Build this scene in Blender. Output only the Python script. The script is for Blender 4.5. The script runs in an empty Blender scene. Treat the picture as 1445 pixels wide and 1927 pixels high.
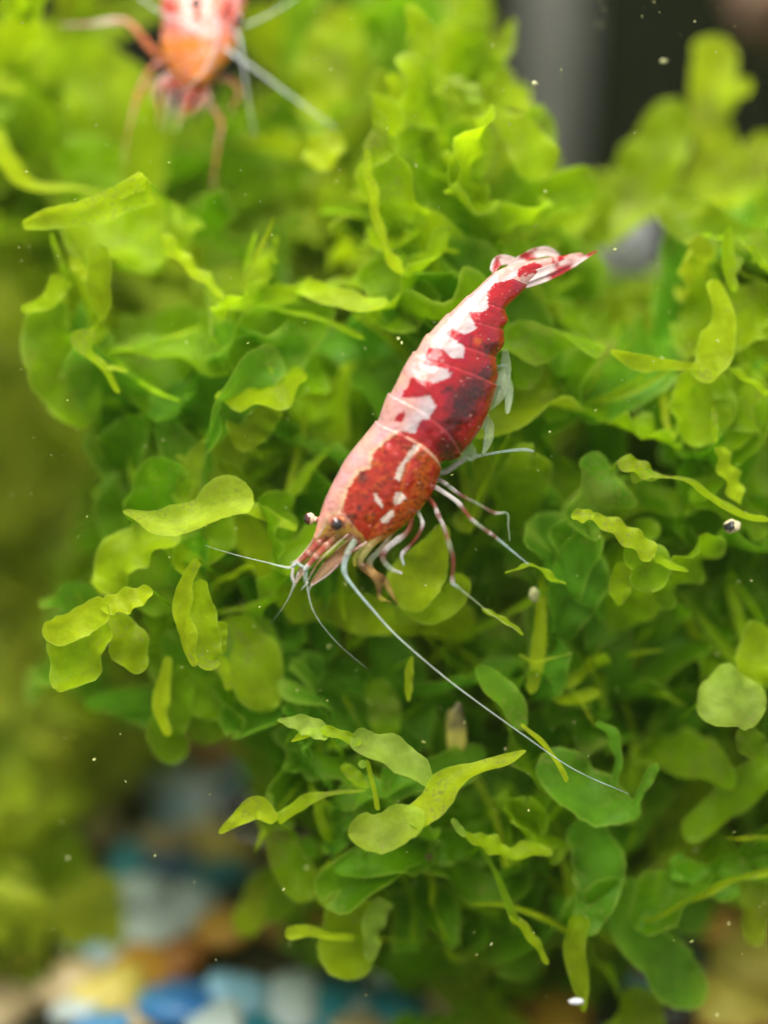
import bpy, math, random
import numpy as np
from mathutils import Vector, Matrix, noise

# ------------------------------------------------------------------ camera, light, exposure
# 1 Blender unit = 1 centimetre (macro view of an aquarium)
sc = bpy.context.scene
sc.unit_settings.system = 'METRIC'
sc.unit_settings.scale_length = 0.01
COL = sc.collection

PITCH = math.radians(20)
HAZE = 0.0009                     # scattering of the water per cm
FOC = 10.0                       # distance lens - shrimp, cm
K = 4.0 / 1445 / FOC             # view slope per photograph pixel
CAMP = Vector((0.0, -9.4, 7.3))
FW = Vector((0, math.cos(PITCH), -math.sin(PITCH)))
UP = Vector((0, math.sin(PITCH), math.cos(PITCH)))
RT = Vector((1, 0, 0))
cam_d = bpy.data.cameras.new('camera')
cam = bpy.data.objects.new('camera', cam_d)
COL.objects.link(cam)
cam.location = CAMP
cam.rotation_euler = (math.radians(90) - PITCH, 0, 0)
cam_d.sensor_fit = 'VERTICAL'
cam_d.lens = 50
cam_d.sensor_height = 100 * (1927 / 2 * K)
cam_d.clip_start = 0.1
cam_d.clip_end = 500
cam_d.dof.use_dof = True
cam_d.dof.focus_distance = FOC - 0.05
cam_d.dof.aperture_fstop = 0.08
sc.camera = cam

w = bpy.data.worlds.new('World')
sc.world = w
w.use_nodes = True
bg = w.node_tree.nodes['Background']
bg.inputs[0].default_value = (0.92, 0.97, 1.0, 1)
bg.inputs[1].default_value = 0.75

def area(name, loc, target, sx, sy, power, col):
    l = bpy.data.lights.new(name, 'AREA')
    l.shape = 'RECTANGLE'; l.size = sx; l.size_y = sy
    l.energy = power; l.color = col
    o = bpy.data.objects.new(name, l)
    COL.objects.link(o)
    o.location = loc
    o.rotation_euler = (Vector(target) - Vector(loc)).to_track_quat('-Z', 'Y').to_euler()
    return o
# the lamp strip over the tank
area('tank_lamp', (-3.0, 1.8, 22), (-1.0, 2.2, 3), 34, 9, 13000, (1.0, 0.97, 0.90))

sc.view_settings.view_transform = 'Standard'
sc.view_settings.look = 'None'
sc.view_settings.exposure = 0.0
sc.view_settings.gamma = 1.0
sc.view_settings.use_curve_mapping = False
sc.cycles.use_adaptive_sampling = True
sc.cycles.adaptive_threshold = 0.06
sc.cycles.adaptive_min_samples = 20
sc.cycles.volume_bounces = 0
sc.cycles.max_bounces = 5
sc.cycles.diffuse_bounces = 4
sc.cycles.transmission_bounces = 4
sc.cycles.transparent_max_bounces = 5

def at(px, py, d=0.0):
    """point of the tank seen at photograph pixel (px,py), d cm behind the shrimp"""
    t = FOC + d
    return CAMP + (FW + RT * ((px - 722.5) * K) + UP * ((963.5 - py) * K)) * t
PX = FOC * K                     # cm per photograph pixel at the shrimp

# ------------------------------------------------------------------ helpers
def tag(o, label=None, cat=None, group=None, kind=None):
    if label: o['label'] = label
    if cat: o['category'] = cat
    if group: o['group'] = group
    if kind: o['kind'] = kind
    return o
def empty(name, loc, label=None, cat=None, group=None):
    o = bpy.data.objects.new(name, None)
    o.empty_display_size = 0.1
    COL.objects.link(o)
    o.location = loc
    tag(o, label, cat, group)
    return o
def mesh_obj(name, V, F, mat, parent=None, smooth=True, cols=None, attrs=None, tint=None):
    me = bpy.data.meshes.new(name)
    me.from_pydata([tuple(v) for v in V], [], F)
    me.validate()
    if smooth:
        me.polygons.foreach_set('use_smooth', [True] * len(me.polygons))
    if cols is not None:
        a = me.color_attributes.new('Col', 'FLOAT_COLOR', 'POINT')
        a.data.foreach_set('color', np.asarray(cols, dtype=np.float32).ravel())
    if attrs:
        for k, v in attrs.items():
            a = me.attributes.new(k, 'FLOAT', 'POINT')
            a.data.foreach_set('value', np.asarray(v, dtype=np.float32))
    me.materials.append(mat)
    o = bpy.data.objects.new(name, me)
    COL.objects.link(o)
    if tint is not None: o.color = (*tint, 1)
    if parent is not None:
        o.parent = parent                         # vertices are given in world space
        loc = parent.location if parent.parent is None else parent.location + parent.parent.location
        me.transform(Matrix.Translation(-loc))
    me.update()
    return o
def recentre(o):
    """move a world-space top-level mesh's origin to its lowest middle point"""
    co = [v.co for v in o.data.vertices]
    c = Vector(((min(v.x for v in co) + max(v.x for v in co)) / 2, (min(v.y for v in co) + max(v.y for v in co)) / 2, min(v.z for v in co)))
    o.data.transform(Matrix.Translation(-c)); o.location = c
    return o
def srgb(r, g, b):
    f = lambda c: (c / 255 / 12.92) if c / 255 <= 0.04045 else ((c / 255 + 0.055) / 1.055) ** 2.4
    return (f(r), f(g), f(b))
def cat_rom(P, n):
    """resample control rows P (k x c) to n rows, Catmull-Rom"""
    P = np.asarray(P, float)
    k = len(P)
    if k == 2:
        t = np.linspace(0, 1, n)[:, None]
        return P[0] * (1 - t) + P[1] * t
    E = np.vstack([2 * P[0] - P[1], P, 2 * P[-1] - P[-2]])
    out = []
    for x in np.linspace(0, k - 1, n):
        i = min(int(x), k - 2); t = x - i
        p0, p1, p2, p3 = E[i], E[i + 1], E[i + 2], E[i + 3]
        out.append(0.5 * ((2 * p1) + (-p0 + p2) * t + (2 * p0 - 5 * p1 + 4 * p2 - p3) * t * t + (-p0 + 3 * p1 - 3 * p2 + p3) * t ** 3))
    return np.array(out)
def norm(v):
    l = np.linalg.norm(v)
    return v / l if l > 1e-9 else v
def lerp(a, b, t): return tuple(a[i] * (1 - t) + b[i] * t for i in range(3))
def sm(a, b, x):
    t = max(0.0, min(1.0, (x - a) / (b - a))); return t * t * (3 - 2 * t)

# ------------------------------------------------------------------ materials
def new_mat(name):
    m = bpy.data.materials.new(name); m.use_nodes = True
    nt = m.node_tree; nt.nodes.clear()
    out = nt.nodes.new('ShaderNodeOutputMaterial')
    return m, nt, out
def N(nt, typ, **kw):
    n = nt.nodes.new(typ)
    for k, v in kw.items():
        if k.startswith('i_'):
            n.inputs[k[2:].replace('_', ' ')].default_value = v
        else: setattr(n, k, v)
    return n

def leaf_material(name, island=False):
    m, nt, out = new_mat(name); L = nt.links.new
    geo = N(nt, 'ShaderNodeNewGeometry')
    if island:
        ramp = N(nt, 'ShaderNodeValToRGB')
        e = ramp.color_ramp.elements
        e[0].position = 0; e[0].color = (0.16, 0.38, 0.002, 1)
        e[1].position = 1; e[1].color = (0.48, 0.60, 0.006, 1)
        x = e.new(0.5); x.color = (0.31, 0.50, 0.003, 1)
        L(geo.outputs['Random Per Island'], ramp.inputs[0]); basecol = ramp.outputs[0]
    else:
        oi = N(nt, 'ShaderNodeObjectInfo'); basecol = oi.outputs['Color']
    tc = N(nt, 'ShaderNodeNewGeometry')
    # soft mottling of the tissue
    n1 = N(nt, 'ShaderNodeTexNoise', i_Scale=4.5, i_Detail=7.0, i_Roughness=0.62); L(tc.outputs['Position'], n1.inputs['Vector'])
    mr = N(nt, 'ShaderNodeMapRange'); mr.inputs['From Min'].default_value = 0.3; mr.inputs['From Max'].default_value = 0.7
    mr.inputs['To Min'].default_value = 0.60; mr.inputs['To Max'].default_value = 1.16
    L(n1.outputs[0], mr.inputs[0])
    mul = N(nt, 'ShaderNodeVectorMath', operation='SCALE'); L(basecol, mul.inputs[0]); L(mr.outputs[0], mul.inputs['Scale'])
    # the thin margin is paler
    ed = N(nt, 'ShaderNodeAttribute', attribute_name='edge')
    er = N(nt, 'ShaderNodeMapRange'); er.inputs['From Min'].default_value = 0.82; er.inputs['From Max'].default_value = 1.0
    er.inputs['To Max'].default_value = 0.45; er.interpolation_type = 'SMOOTHSTEP'; L(ed.outputs['Fac'], er.inputs[0])
    mx = N(nt, 'ShaderNodeMix', data_type='RGBA'); L(er.outputs[0], mx.inputs[0]); L(mul.outputs[0], mx.inputs[6]); mx.inputs[7].default_value = (0.55, 0.70, 0.09, 1)
    # detritus grains
    n2 = N(nt, 'ShaderNodeTexNoise', i_Scale=48.0, i_Detail=3.0); L(tc.outputs['Position'], n2.inputs['Vector'])
    n3 = N(nt, 'ShaderNodeTexNoise', i_Scale=2.2, i_Detail=2.0); L(tc.outputs['Position'], n3.inputs['Vector'])
    ad = N(nt, 'ShaderNodeMath', operation='ADD'); L(n2.outputs[0], ad.inputs[0]); L(n3.outputs[0], ad.inputs[1])
    dr = N(nt, 'ShaderNodeMapRange'); dr.inputs['From Min'].default_value = 1.12; dr.inputs['From Max'].default_value = 1.22; dr.inputs['To Max'].default_value = 0.6
    L(ad.outputs[0], dr.inputs[0])
    mx2 = N(nt, 'ShaderNodeMix', data_type='RGBA'); L(dr.outputs[0], mx2.inputs[0]); L(mx.outputs[2], mx2.inputs[6]); mx2.inputs[7].default_value = (0.42, 0.40, 0.10, 1)
    n4 = N(nt, 'ShaderNodeTexNoise', i_Scale=17.0, i_Detail=6.0); L(tc.outputs['Position'], n4.inputs['Vector'])
    bp = N(nt, 'ShaderNodeBump'); bp.inputs['Strength'].default_value = 0.5; bp.inputs['Distance'].default_value = 0.025
    L(n4.outputs[0], bp.inputs['Height'])
    pr = N(nt, 'ShaderNodeBsdfPrincipled', i_Roughness=0.42)
    pr.inputs['Specular IOR Level'].default_value = 0.16
    L(mx2.outputs[2], pr.inputs['Base Color']); L(bp.outputs[0], pr.inputs['Normal'])
    tr = N(nt, 'ShaderNodeBsdfTranslucent'); L(mx2.outputs[2], tr.inputs['Color']); L(bp.outputs[0], tr.inputs['Normal'])
    ms = N(nt, 'ShaderNodeMixShader'); ms.inputs[0].default_value = 0.55
    L(pr.outputs[0], ms.inputs[1]); L(tr.outputs[0], ms.inputs[2])
    # tissue only one cell thick: some light passes straight through
    tp = N(nt, 'ShaderNodeBsdfTransparent'); tp.inputs[0].default_value = (0.80, 0.95, 0.22, 1)
    tf = N(nt, 'ShaderNodeMapRange'); tf.inputs['From Min'].default_value = .35; tf.inputs['From Max'].default_value = .65
    tf.inputs['To Min'].default_value = 0.16; tf.inputs['To Max'].default_value = 0.42; L(n3.outputs[0], tf.inputs[0])
    m3 = N(nt, 'ShaderNodeMixShader'); L(tf.outputs[0], m3.inputs[0]); L(ms.outputs[0], m3.inputs[1]); L(tp.outputs[0], m3.inputs[2])
    L((ms if island else m3).outputs[0], out.inputs[0])
    return m
M_LEAF = leaf_material('thallus_green')
M_MASS = leaf_material('thallus_mass', True)
M_GROW_LIT = leaf_material('low_growth_lit', True)
for e_, c_ in zip([n_ for n_ in M_GROW_LIT.node_tree.nodes if n_.type == 'VALTORGB'][0].color_ramp.elements, ((0.16, 0.30, 0.01, 1), (0.50, 0.62, 0.02, 1), (0.66, 0.66, 0.06, 1))): e_.color = c_  # ramp brightened to paint in light the shaded growth does not get

def shell_material(name, rough=0.2, sss=0.25, bump=0.25, bscale=22, coat=0.25):
    m, nt, out = new_mat(name); L = nt.links.new
    a = N(nt, 'ShaderNodeAttribute', attribute_name='Col')
    geo = N(nt, 'ShaderNodeNewGeometry')
    n = N(nt, 'ShaderNodeTexNoise', i_Scale=bscale, i_Detail=4.0); L(geo.outputs['Position'], n.inputs['Vector'])
    bp = N(nt, 'ShaderNodeBump'); bp.inputs['Strength'].default_value = bump; bp.inputs['Distance'].default_value = 0.018
    L(n.outputs[0], bp.inputs['Height'])
    pr = N(nt, 'ShaderNodeBsdfPrincipled', i_Roughness=rough)
    pr.inputs['Subsurface Weight'].default_value = sss
    pr.inputs['Subsurface Radius'].default_value = (0.05, 0.025, 0.02)
    pr.inputs['Subsurface Scale'].default_value = 1.0
    pr.inputs['Coat Weight'].default_value = coat; pr.inputs['Coat Roughness'].default_value = 0.07
    L(a.outputs['Color'], pr.inputs['Base Color']); L(bp.outputs[0], pr.inputs['Normal'])
    L(a.outputs['Alpha'], pr.inputs['Alpha'])
    L(pr.outputs[0], out.inputs[0])
    return m
M_SHELL = shell_material('shrimp_shell', rough=.22, sss=.12, bump=1.0, bscale=15, coat=.4)
M_LIMB = shell_material('shrimp_limb', rough=0.25, sss=0.0, bump=0.1)
M_EYE = shell_material('shrimp_eye', rough=0.08, sss=0.0, bump=0.0, coat=1.0)

def simple_mat(name, col, col2, scale=3.0, rough=0.5, bump=0.2, dist=0.05):
    m, nt, out = new_mat(name); L = nt.links.new
    geo = N(nt, 'ShaderNodeNewGeometry')
    n = N(nt, 'ShaderNodeTexNoise', i_Scale=scale, i_Detail=6.0); L(geo.outputs['Position'], n.inputs['Vector'])
    r = N(nt, 'ShaderNodeValToRGB'); e = r.color_ramp.elements
    e[0].position = 0.35; e[0].color = (*col, 1); e[1].position = 0.68; e[1].color = (*col2, 1)
    L(n.outputs[0], r.inputs[0])
    bp = N(nt, 'ShaderNodeBump'); bp.inputs['Strength'].default_value = bump; bp.inputs['Distance'].default_value = dist
    L(n.outputs[0], bp.inputs['Height'])
    pr = N(nt, 'ShaderNodeBsdfPrincipled', i_Roughness=rough)
    L(r.outputs[0], pr.inputs['Base Color']); L(bp.outputs[0], pr.inputs['Normal']); L(pr.outputs[0], out.inputs[0])
    return m

# ------------------------------------------------------------------ the tank: floor, back wall, pipe, wood
def grid_plane(name, x0, x1, y0, y1, nx, ny, zf, mat):
    V = [(x0 + (x1 - x0) * i / nx, y0 + (y1 - y0) * j / ny, 0) for j in range(ny + 1) for i in range(nx + 1)]
    V = [(x, y, zf(x, y)) for x, y, _ in V]
    F = [(j * (nx + 1) + i, j * (nx + 1) + i + 1, (j + 1) * (nx + 1) + i + 1, (j + 1) * (nx + 1) + i) for j in range(ny) for i in range(nx)]
    return mesh_obj(name, V, F, mat)
M_SOIL = simple_mat('dark_substrate', (0.03, 0.026, 0.016), (0.16, 0.135, 0.07), 2.5, 0.8, 0.6, 0.2)
soil = grid_plane('tank_floor', -40, 40, -12, 17, 80, 40, lambda x, y: 0.15 * noise.noise(Vector((x * 0.8, y * 0.8, 0))), M_SOIL)
tag(soil, kind='structure')
M_BACK = simple_mat('black_back_panel', (0.002, 0.002, 0.002), (0.006, 0.006, 0.006), 1.2, 0.9, 0.1, 0.1)
M_BACK.node_tree.nodes['Principled BSDF'].inputs['Specular IOR Level'].default_value = 0.1
V = [(-40, 17, -1), (40, 17, -1), (40, 17, 26), (-40, 17, 26), (-40, 17.6, -1), (40, 17.6, -1), (40, 17.6, 26), (-40, 17.6, 26)]
F = [(0, 1, 2, 3), (5, 4, 7, 6), (4, 0, 3, 7), (1, 5, 6, 2), (3, 2, 6, 7), (4, 5, 1, 0)]
tag(mesh_obj('back_wall', V, F, M_BACK, smooth=False), kind='structure')

def lathe_tube(path, radii, n=20, jitter=0, seed=0, caps=True):
    """closed tube along 3d path; returns V,F"""
    P = [np.array(p, float) for p in path]
    V = []; F = []
    ref = None
    for i, p in enumerate(P):
        T = norm(P[min(i + 1, len(P) - 1)] - P[max(i - 1, 0)])
        if ref is None:
            ref = np.array([0, 0, 1.0]) if abs(T[2]) < 0.8 else np.array([1.0, 0, 0])
        a = norm(ref - T * ref.dot(T)); ref = a; b = np.cross(T, a)
        for j in range(n):
            th = 2 * math.pi * j / n
            r = radii[i]
            if jitter: r *= 1 + jitter * noise.noise(Vector((p[0] * 2 + math.cos(th) * 1.3 + seed, p[1] * 2 + math.sin(th) * 1.3, p[2] * 2)))
            V.append(p + (a * math.cos(th) + b * math.sin(th)) * r)
    k = len(P)
    for i in range(k - 1):
        for j in range(n):
            F.append((i * n + j, i * n + (j + 1) % n, (i + 1) * n + (j + 1) % n, (i + 1) * n + j))
    if caps:
        F.append(tuple(range(n - 1, -1, -1))); F.append(tuple((k - 1) * n + j for j in range(n)))
    return V, F

M_PIPE = simple_mat('grey_plastic', (0.10, 0.10, 0.09), (0.16, 0.155, 0.14), 2, 0.35, 0.03)
p0 = at(1040, 200, 9.5)
pp = [(p0.x, p0.y, z) for z in np.linspace(0, 24, 25)]
rr = [0.30] * 25
for k_ in (5, 6): rr[k_] = 0.36
V, F = lathe_tube(pp, rr, 24)
o = mesh_obj('filter_pipe', V, F, M_PIPE)
tag(recentre(o), 'out-of-focus pale grey upright pipe in front of the black back wall', 'pipe')
M_WOOD = simple_mat('brown_wood', (0.05, 0.025, 0.014), (0.17, 0.085, 0.05), 2.2, 0.7, 0.6, 0.1)
path = cat_rom([at(1475, 40, 6.0), at(1430, -60, 6.4), at(1410, -220, 7.0), at(1420, -420, 8.2)], 16)
V, F = lathe_tube(path, [0.34 + 0.14 * i / 15 for i in range(16)], 18, 0.25, 3)
o = mesh_obj('driftwood_branch', V, F, M_WOOD)
tag(o, 'blurred reddish brown driftwood branch in front of the black back wall', 'driftwood')

# ------------------------------------------------------------------ gravel
rng = random.Random(11)
def pebble_mesh(seed, flat=0.7):
    import bmesh
    bm = bmesh.new(); bmesh.ops.create_icosphere(bm, subdivisions=3, radius=1)
    for v in bm.verts:
        n = noise.noise(v.co * 0.9 + Vector((seed * 7.1, 0, 0))) * 0.35 + noise.noise(v.co * 2.3 + Vector((0, seed * 3.3, 0))) * 0.1
        v.co = v.co * (1 + n); v.co.z *= flat
    me = bpy.data.meshes.new('pebble'); bm.to_mesh(me); bm.free()
    me.polygons.foreach_set('use_smooth', [True] * len(me.polygons))
    return me
GRAVEL = {
 'blue': ((0.03, 0.16, 0.42), (0.07, 0.28, 0.55)), 'teal': ((0.01, 0.16, 0.22), (0.05, 0.32, 0.38)),
 'white': ((0.42, 0.50, 0.48), (0.66, 0.72, 0.70)), 'orange': ((0.42, 0.19, 0.02), (0.66, 0.36, 0.05)),
 'yellow': ((0.55, 0.42, 0.06), (0.72, 0.58, 0.13)), 'rust': ((0.30, 0.11, 0.02), (0.44, 0.18, 0.05)),
 'pale blue': ((0.22, 0.45, 0.58), (0.40, 0.62, 0.72)), 'black': ((0.006, 0.006, 0.006), (0.02, 0.018, 0.015)),
 'sand': ((0.42, 0.30, 0.13), (0.60, 0.46, 0.26))}
GM = {k: simple_mat('gravel_' + k.replace(' ', '_'), a, b, 1.8, 0.38, 0.15, 0.03) for k, (a, b) in GRAVEL.items()}
PEB = {}
LABEL = {'blue': 'vivid blue gravel pebble on the tank floor', 'teal': 'dark teal gravel pebble on the tank floor',
 'white': 'whitish grey gravel pebble on the tank floor', 'orange': 'golden orange gravel pebble on the tank floor',
 'yellow': 'mustard yellow gravel pebble on the tank floor', 'rust': 'rust brown gravel pebble on the tank floor',
 'pale blue': 'pale sky-blue gravel pebble on the tank floor', 'black': 'black gravel pebble on the tank floor',
 'sand': 'sand coloured gravel pebble on the tank floor'}
def floor_hit(px, py, z):
    d = FW + RT * ((px - 722.5) * K) + UP * ((963.5 - py) * K)
    return CAMP + d * ((z - CAMP.z) / d.z)
def pebble(px, py, r, colour, z=0.12, flat=0.72):
    s = rng.randint(0, 5)
    key = (s, colour)
    if key not in PEB:
        me = pebble_mesh(s); me.materials.append(GM[colour]); PEB[key] = me
    p = floor_hit(px, py, z)
    o = bpy.data.objects.new('pebble', PEB[key]); COL.objects.link(o)
    o.location = p; o.scale = (r * rng.uniform(0.9, 1.2), r * rng.uniform(0.85, 1.1), r * flat * rng.uniform(0.9, 1.15))
    o.rotation_euler = (rng.uniform(-.3, .3), rng.uniform(-.3, .3), rng.uniform(0, 6.28))
    tag(o, LABEL[colour], 'pebble', colour + ' gravel pebbles')
for a in [(345, 1890, .26, 'blue', .25), (452, 1868, .20, 'pale blue', .3), (405, 1925, .18, 'white', .3), (190, 1940, .24, 'blue', .15), (265, 1915, .18, 'sand', .2), (540, 1890, .26, 'white', .2), (130, 1850, .2, 'sand', .2), (150, 1900, .18, 'white', .15),
          (480, 1945, .22, 'teal', .15), (620, 1905, .28, 'teal', .15), (740, 1900, .3, 'teal', .1), (720, 1950, .26, 'sand', .1),
          (300, 1735, .30, 'white', .2), (360, 1700, .24, 'white', .25), (425, 1745, .24, 'orange', .3), (270, 1825, .22, 'orange', .2), (235, 1800, .18, 'white', .2),
          (330, 1800, .22, 'rust', .2), (210, 1870, .22, 'yellow', .2), (185, 1775, .22, 'pale blue', .2), (240, 1640, .20, 'teal', .25),
          (205, 1670, .24, 'black', .15), (275, 1672, .17, 'white', .4), (320, 1580, .22, 'sand', .2), (420, 1650, .26, 'teal', .15), (430, 1690, .2, 'black', .2),
          (385, 1405, .33, 'rust', .3), (270, 1405, .3, 'pale blue', .3), (15, 1390, .5, 'pale blue', .3), (70, 1370, .45, 'white', .25), (340, 1480, .3, 'white', .2), (480, 1470, .3, 'teal', .2),
          (470, 1530, .3, 'black', .2), (10, 1650, .2, 'orange', .2), (110, 1700, .22, 'rust', .15), (40, 1770, .22, 'black', .15),
          (930, 1760, .3, 'teal', .3), (900, 1800, .28, 'pale blue', .15), (1330, 1730, .22, 'orange', .45), (1320, 1680, .18, 'sand', .5), (1425, 1800, .36, 'yellow', .3),
          (1445, 1720, .2, 'orange', .3), (1370, 1890, .26, 'yellow', .25), (1250, 1905, .2, 'black', .3), (1180, 1915, .24, 'black', .2), (1040, 1910, .26, 'orange', .15),
          (1360, 1612, .16, 'orange', .7), (1210, 1590, .24, 'black', .4), (850, 1915, .25, 'sand', .1), (950, 1920, .24, 'rust', .15),
          (130, 890, 1.0, 'pale blue', .6), (80, 945, .8, 'white', .5), (170, 1560, .24, 'sand', .15), (80, 1520, .26, 'orange', .15), (560, 1560, .26, 'black', .1)]:
    pebble(*a)
cols_ = ['blue', 'teal', 'white', 'orange', 'yellow', 'rust', 'pale blue', 'black', 'sand']
for i in range(120):
    pebble(rng.uniform(-120, 1560), rng.uniform(1180, 1960), rng.uniform(.2, .34), rng.choice(cols_), rng.uniform(.02, .12))

# ------------------------------------------------------------------ plants
LRNG = random.Random(5)
CAMD = np.array(-FW); WUP = np.array([0, 0, 1.0])
def ribbon(P, Wd, roll=0.0, cup=0.12, wave=0.05, n=16, m=7, seed=0, cap0=0.5, cap1=1.0, hint=None, rag=1.0, notch=0.0):
    """flat thallus lobe. P: k x 3 control points, Wd: k widths (cm). Returns V,F,edge"""
    C = cat_rom(np.hstack([np.asarray(P, float), np.asarray(Wd, float)[:, None]]), 36)
    S = np.concatenate([[0], np.cumsum(np.linalg.norm(np.diff(C[:, :3], axis=0), axis=1))])
    Lt = S[-1]
    u = np.linspace(0, 1, n + 1); u = (0.5 * u + 0.5 * (0.5 - 0.5 * np.cos(np.pi * u))) * Lt
    if hint is None: hint = CAMD * 0.75 + WUP * 0.65
    I = lambda x: np.stack([np.interp(x, S, C[:, c]) for c in range(4)], 1)
    rows = I(u); A = I(np.minimum(u + .03 * Lt, Lt))[:, :3]; Bk = I(np.maximum(u - .03 * Lt, 0))[:, :3]
    T = A - Bk; T /= np.linalg.norm(T, axis=1)[:, None] + 1e-9
    Nn = hint - T * (T @ hint)[:, None]; Nn /= np.linalg.norm(Nn, axis=1)[:, None] + 1e-9
    B = np.cross(T, Nn)
    cr, sr = math.cos(roll), math.sin(roll)
    B, Nn = B * cr + Nn * sr, Nn * cr - B * sr
    wd = np.maximum(rows[:, 3], 0.005)
    r0 = np.maximum(0.02, wd * .5 * cap0); r1 = np.maximum(0.02, wd * .5 * cap1)
    f = np.ones(n + 1)
    f = np.minimum(f, np.sqrt(np.clip(1 - np.clip(1 - u / r0, 0, 1) ** 2, 0, 1)))
    f = np.minimum(f, np.sqrt(np.clip(1 - np.clip(1 - (Lt - u) / r1, 0, 1) ** 2, 0, 1)))
    f = np.maximum(f, 0.06)
    ph1, ph2, fr = seed * 1.7, seed * 2.9 + 1, 2 * math.pi * (1.2 + (seed * 0.37) % 1.6)
    q = np.linspace(-1, 1, m); q = np.sin(q * math.pi / 2) * .5 + q * .5
    V = []; E = []; F = []
    for i in range(n + 1):
        s = u[i]
        irr = [1 + rag * (0.17 * noise.noise(Vector((s * 3.2 + seed * 5, 2.0 * k, seed))) + 0.07 * noise.noise(Vector((s * 11 + seed * 5, 5.0 * k, seed))) + 0.035 * noise.noise(Vector((s * 34 + seed, 9.0 * k, seed)))) for k in (-1, 1)]
        w1 = math.sin(fr * s / max(Lt, .2) + ph1); w2 = math.sin(fr * 1.3 * s / max(Lt, .2) + ph2)
        for j in range(m):
            qq = q[j]
            h = cup * wd[i] * (qq * qq - 0.3) * f[i] + wave * wd[i] * abs(qq) ** 1.5 * (w1 if qq > 0 else w2)
            h += 0.10 * wd[i] * noise.noise(Vector((s * 3 + seed, qq * 0.9, seed * 2.0)))
            V.append(rows[i, :3] + B[i] * (qq * wd[i] * 0.5 * f[i] * irr[0 if qq < 0 else 1]) + Nn[i] * h)
            if notch and u[i] > Lt * .5: V[-1] = V[-1] - T[i] * (notch * wd[i] * (1 - abs(qq)) ** 1.6 * ((u[i] / Lt - .5) * 2) ** 2)
            E.append(max(abs(qq), 0.0 if f[i] > 0.9 else 1 - f[i] * 0.2))
    for i in range(n):
        for j in range(m - 1):
            F.append((i * m + j, i * m + j + 1, (i + 1) * m + j + 1, (i + 1) * m + j))
    return V, F, E

G_BRIGHT = (0.62, 0.76, 0.012); G_LIME = (0.46, 0.64, 0.005); G_MID = (0.29, 0.50, 0.003)
G_DEEP = (0.15, 0.37, 0.002); G_OLIVE = (0.36, 0.46, 0.010); G_PALE = (0.48, 0.66, 0.08); G_BLUE = (0.18, 0.44, 0.02)
def jit(c, r, a=0.12):
    k = 1 + r.uniform(-a, a); h = r.uniform(-a, a) * 0.6
    return (min(.9, c[0] * k * (1 + h)), min(.9, c[1] * k), c[2] * k)
_seed = [0]
def leaf_px(parent, pts, widths, tint, roll=0.0, cup=0.12, wave=0.05, cap0=0.5, cap1=1.0, name='leaf', n=38, m=9):
    """pts: (px,py,depth) control points; widths in photograph pixels"""
    _seed[0] += 1
    P = [at(*p) for p in pts]
    Wd = [wd * PX * (FOC + p[2]) / FOC / max(0.3, math.cos(roll)) for wd, p in zip(widths, pts)]
    V, F, E = ribbon(P, Wd, roll, cup, wave * 2.6, n, m, _seed[0] * 0.731 % 17, cap0, cap1, rag=1.9)
    return mesh_obj(name, V, F, M_LEAF, parent, attrs={'edge': E}, tint=jit(tint, LRNG, 0.06))
def sprig_px(label, leaves, group=None, cat='plant'):
    """leaves: list of (pts, widths, tint, opts)"""
    p = leaves[0][0][0]
    root = empty('plant_frond', at(*p), label, cat, group)
    # the stalk that carries the frond out of the clump
    x, y, d = p
    sx = LRNG.uniform(10, 45) * (1 if x < 760 else -1)
    C_ = cat_rom([at(x, y, d + .01), at(x + sx * .4, y + 14, d + .22), at(x + sx, y + 34, d + .6), at(x + sx * 1.3, y + 75, d + 1.0)], 12)
    V_, F_ = lathe_tube(C_, [PX * (2.0 + 2.2 * i / 11) for i in range(12)], 7)
    mesh_obj('stalk', V_, F_, M_LEAF, root, attrs={'edge': [0.0] * len(V_)}, tint=G_MID)
    for lf in leaves:
        leaf_px(root, lf[0], lf[1], lf[2], **(lf[3] if len(lf) > 3 else {}))
    return root

def Z(pts, d, dd=0.0):
    n = len(pts)
    return [(x, y, d + dd * i / max(1, n - 1)) for i, (x, y) in enumerate(pts)]

SPR = []
# --- top left
SPR += [("big blurred lime frond under the orange shrimp's long left leg", [
  (Z([(150, 400), (110, 260), (85, 140), (55, 35)], 2.0), [90, 150, 130, 70], G_LIME, dict(cup=.15)),
  (Z([(240, 420), (235, 300), (190, 170), (120, 70)], 1.9), [110, 160, 150, 80], G_LIME, dict(roll=.25)),
  (Z([(180, 420), (170, 330), (160, 250)], 1.6), [60, 120, 110], G_MID, dict(roll=-.4))])]
SPR += [("pale pointed frond reaching in from the left edge beside black background", [
  (Z([(-60, 150), (0, 155), (50, 170)], 1.4), [70, 60, 30], G_BRIGHT), (Z([(-60, 215), (0, 210), (40, 205)], 1.5), [60, 55, 30], G_PALE),
  (Z([(-40, 250), (10, 300), (60, 350), (150, 358), (200, 362)], 1.0), [70, 60, 36, 22, 10], G_BRIGHT, dict(roll=.5))])]
SPR += [("narrow sharp lime frond lying nearly edge-on under the orange shrimp", [
  (Z([(285, 348), (235, 372), (160, 398), (95, 412), (42, 424)], 0.25, .1), [44, 36, 30, 24, 10], G_BRIGHT, dict(roll=.9, cup=.25, cap0=.2)),
  (Z([(225, 372), (255, 360), (280, 335)], 0.27), [14, 30, 22], G_BRIGHT, dict(roll=.6))])]
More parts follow.
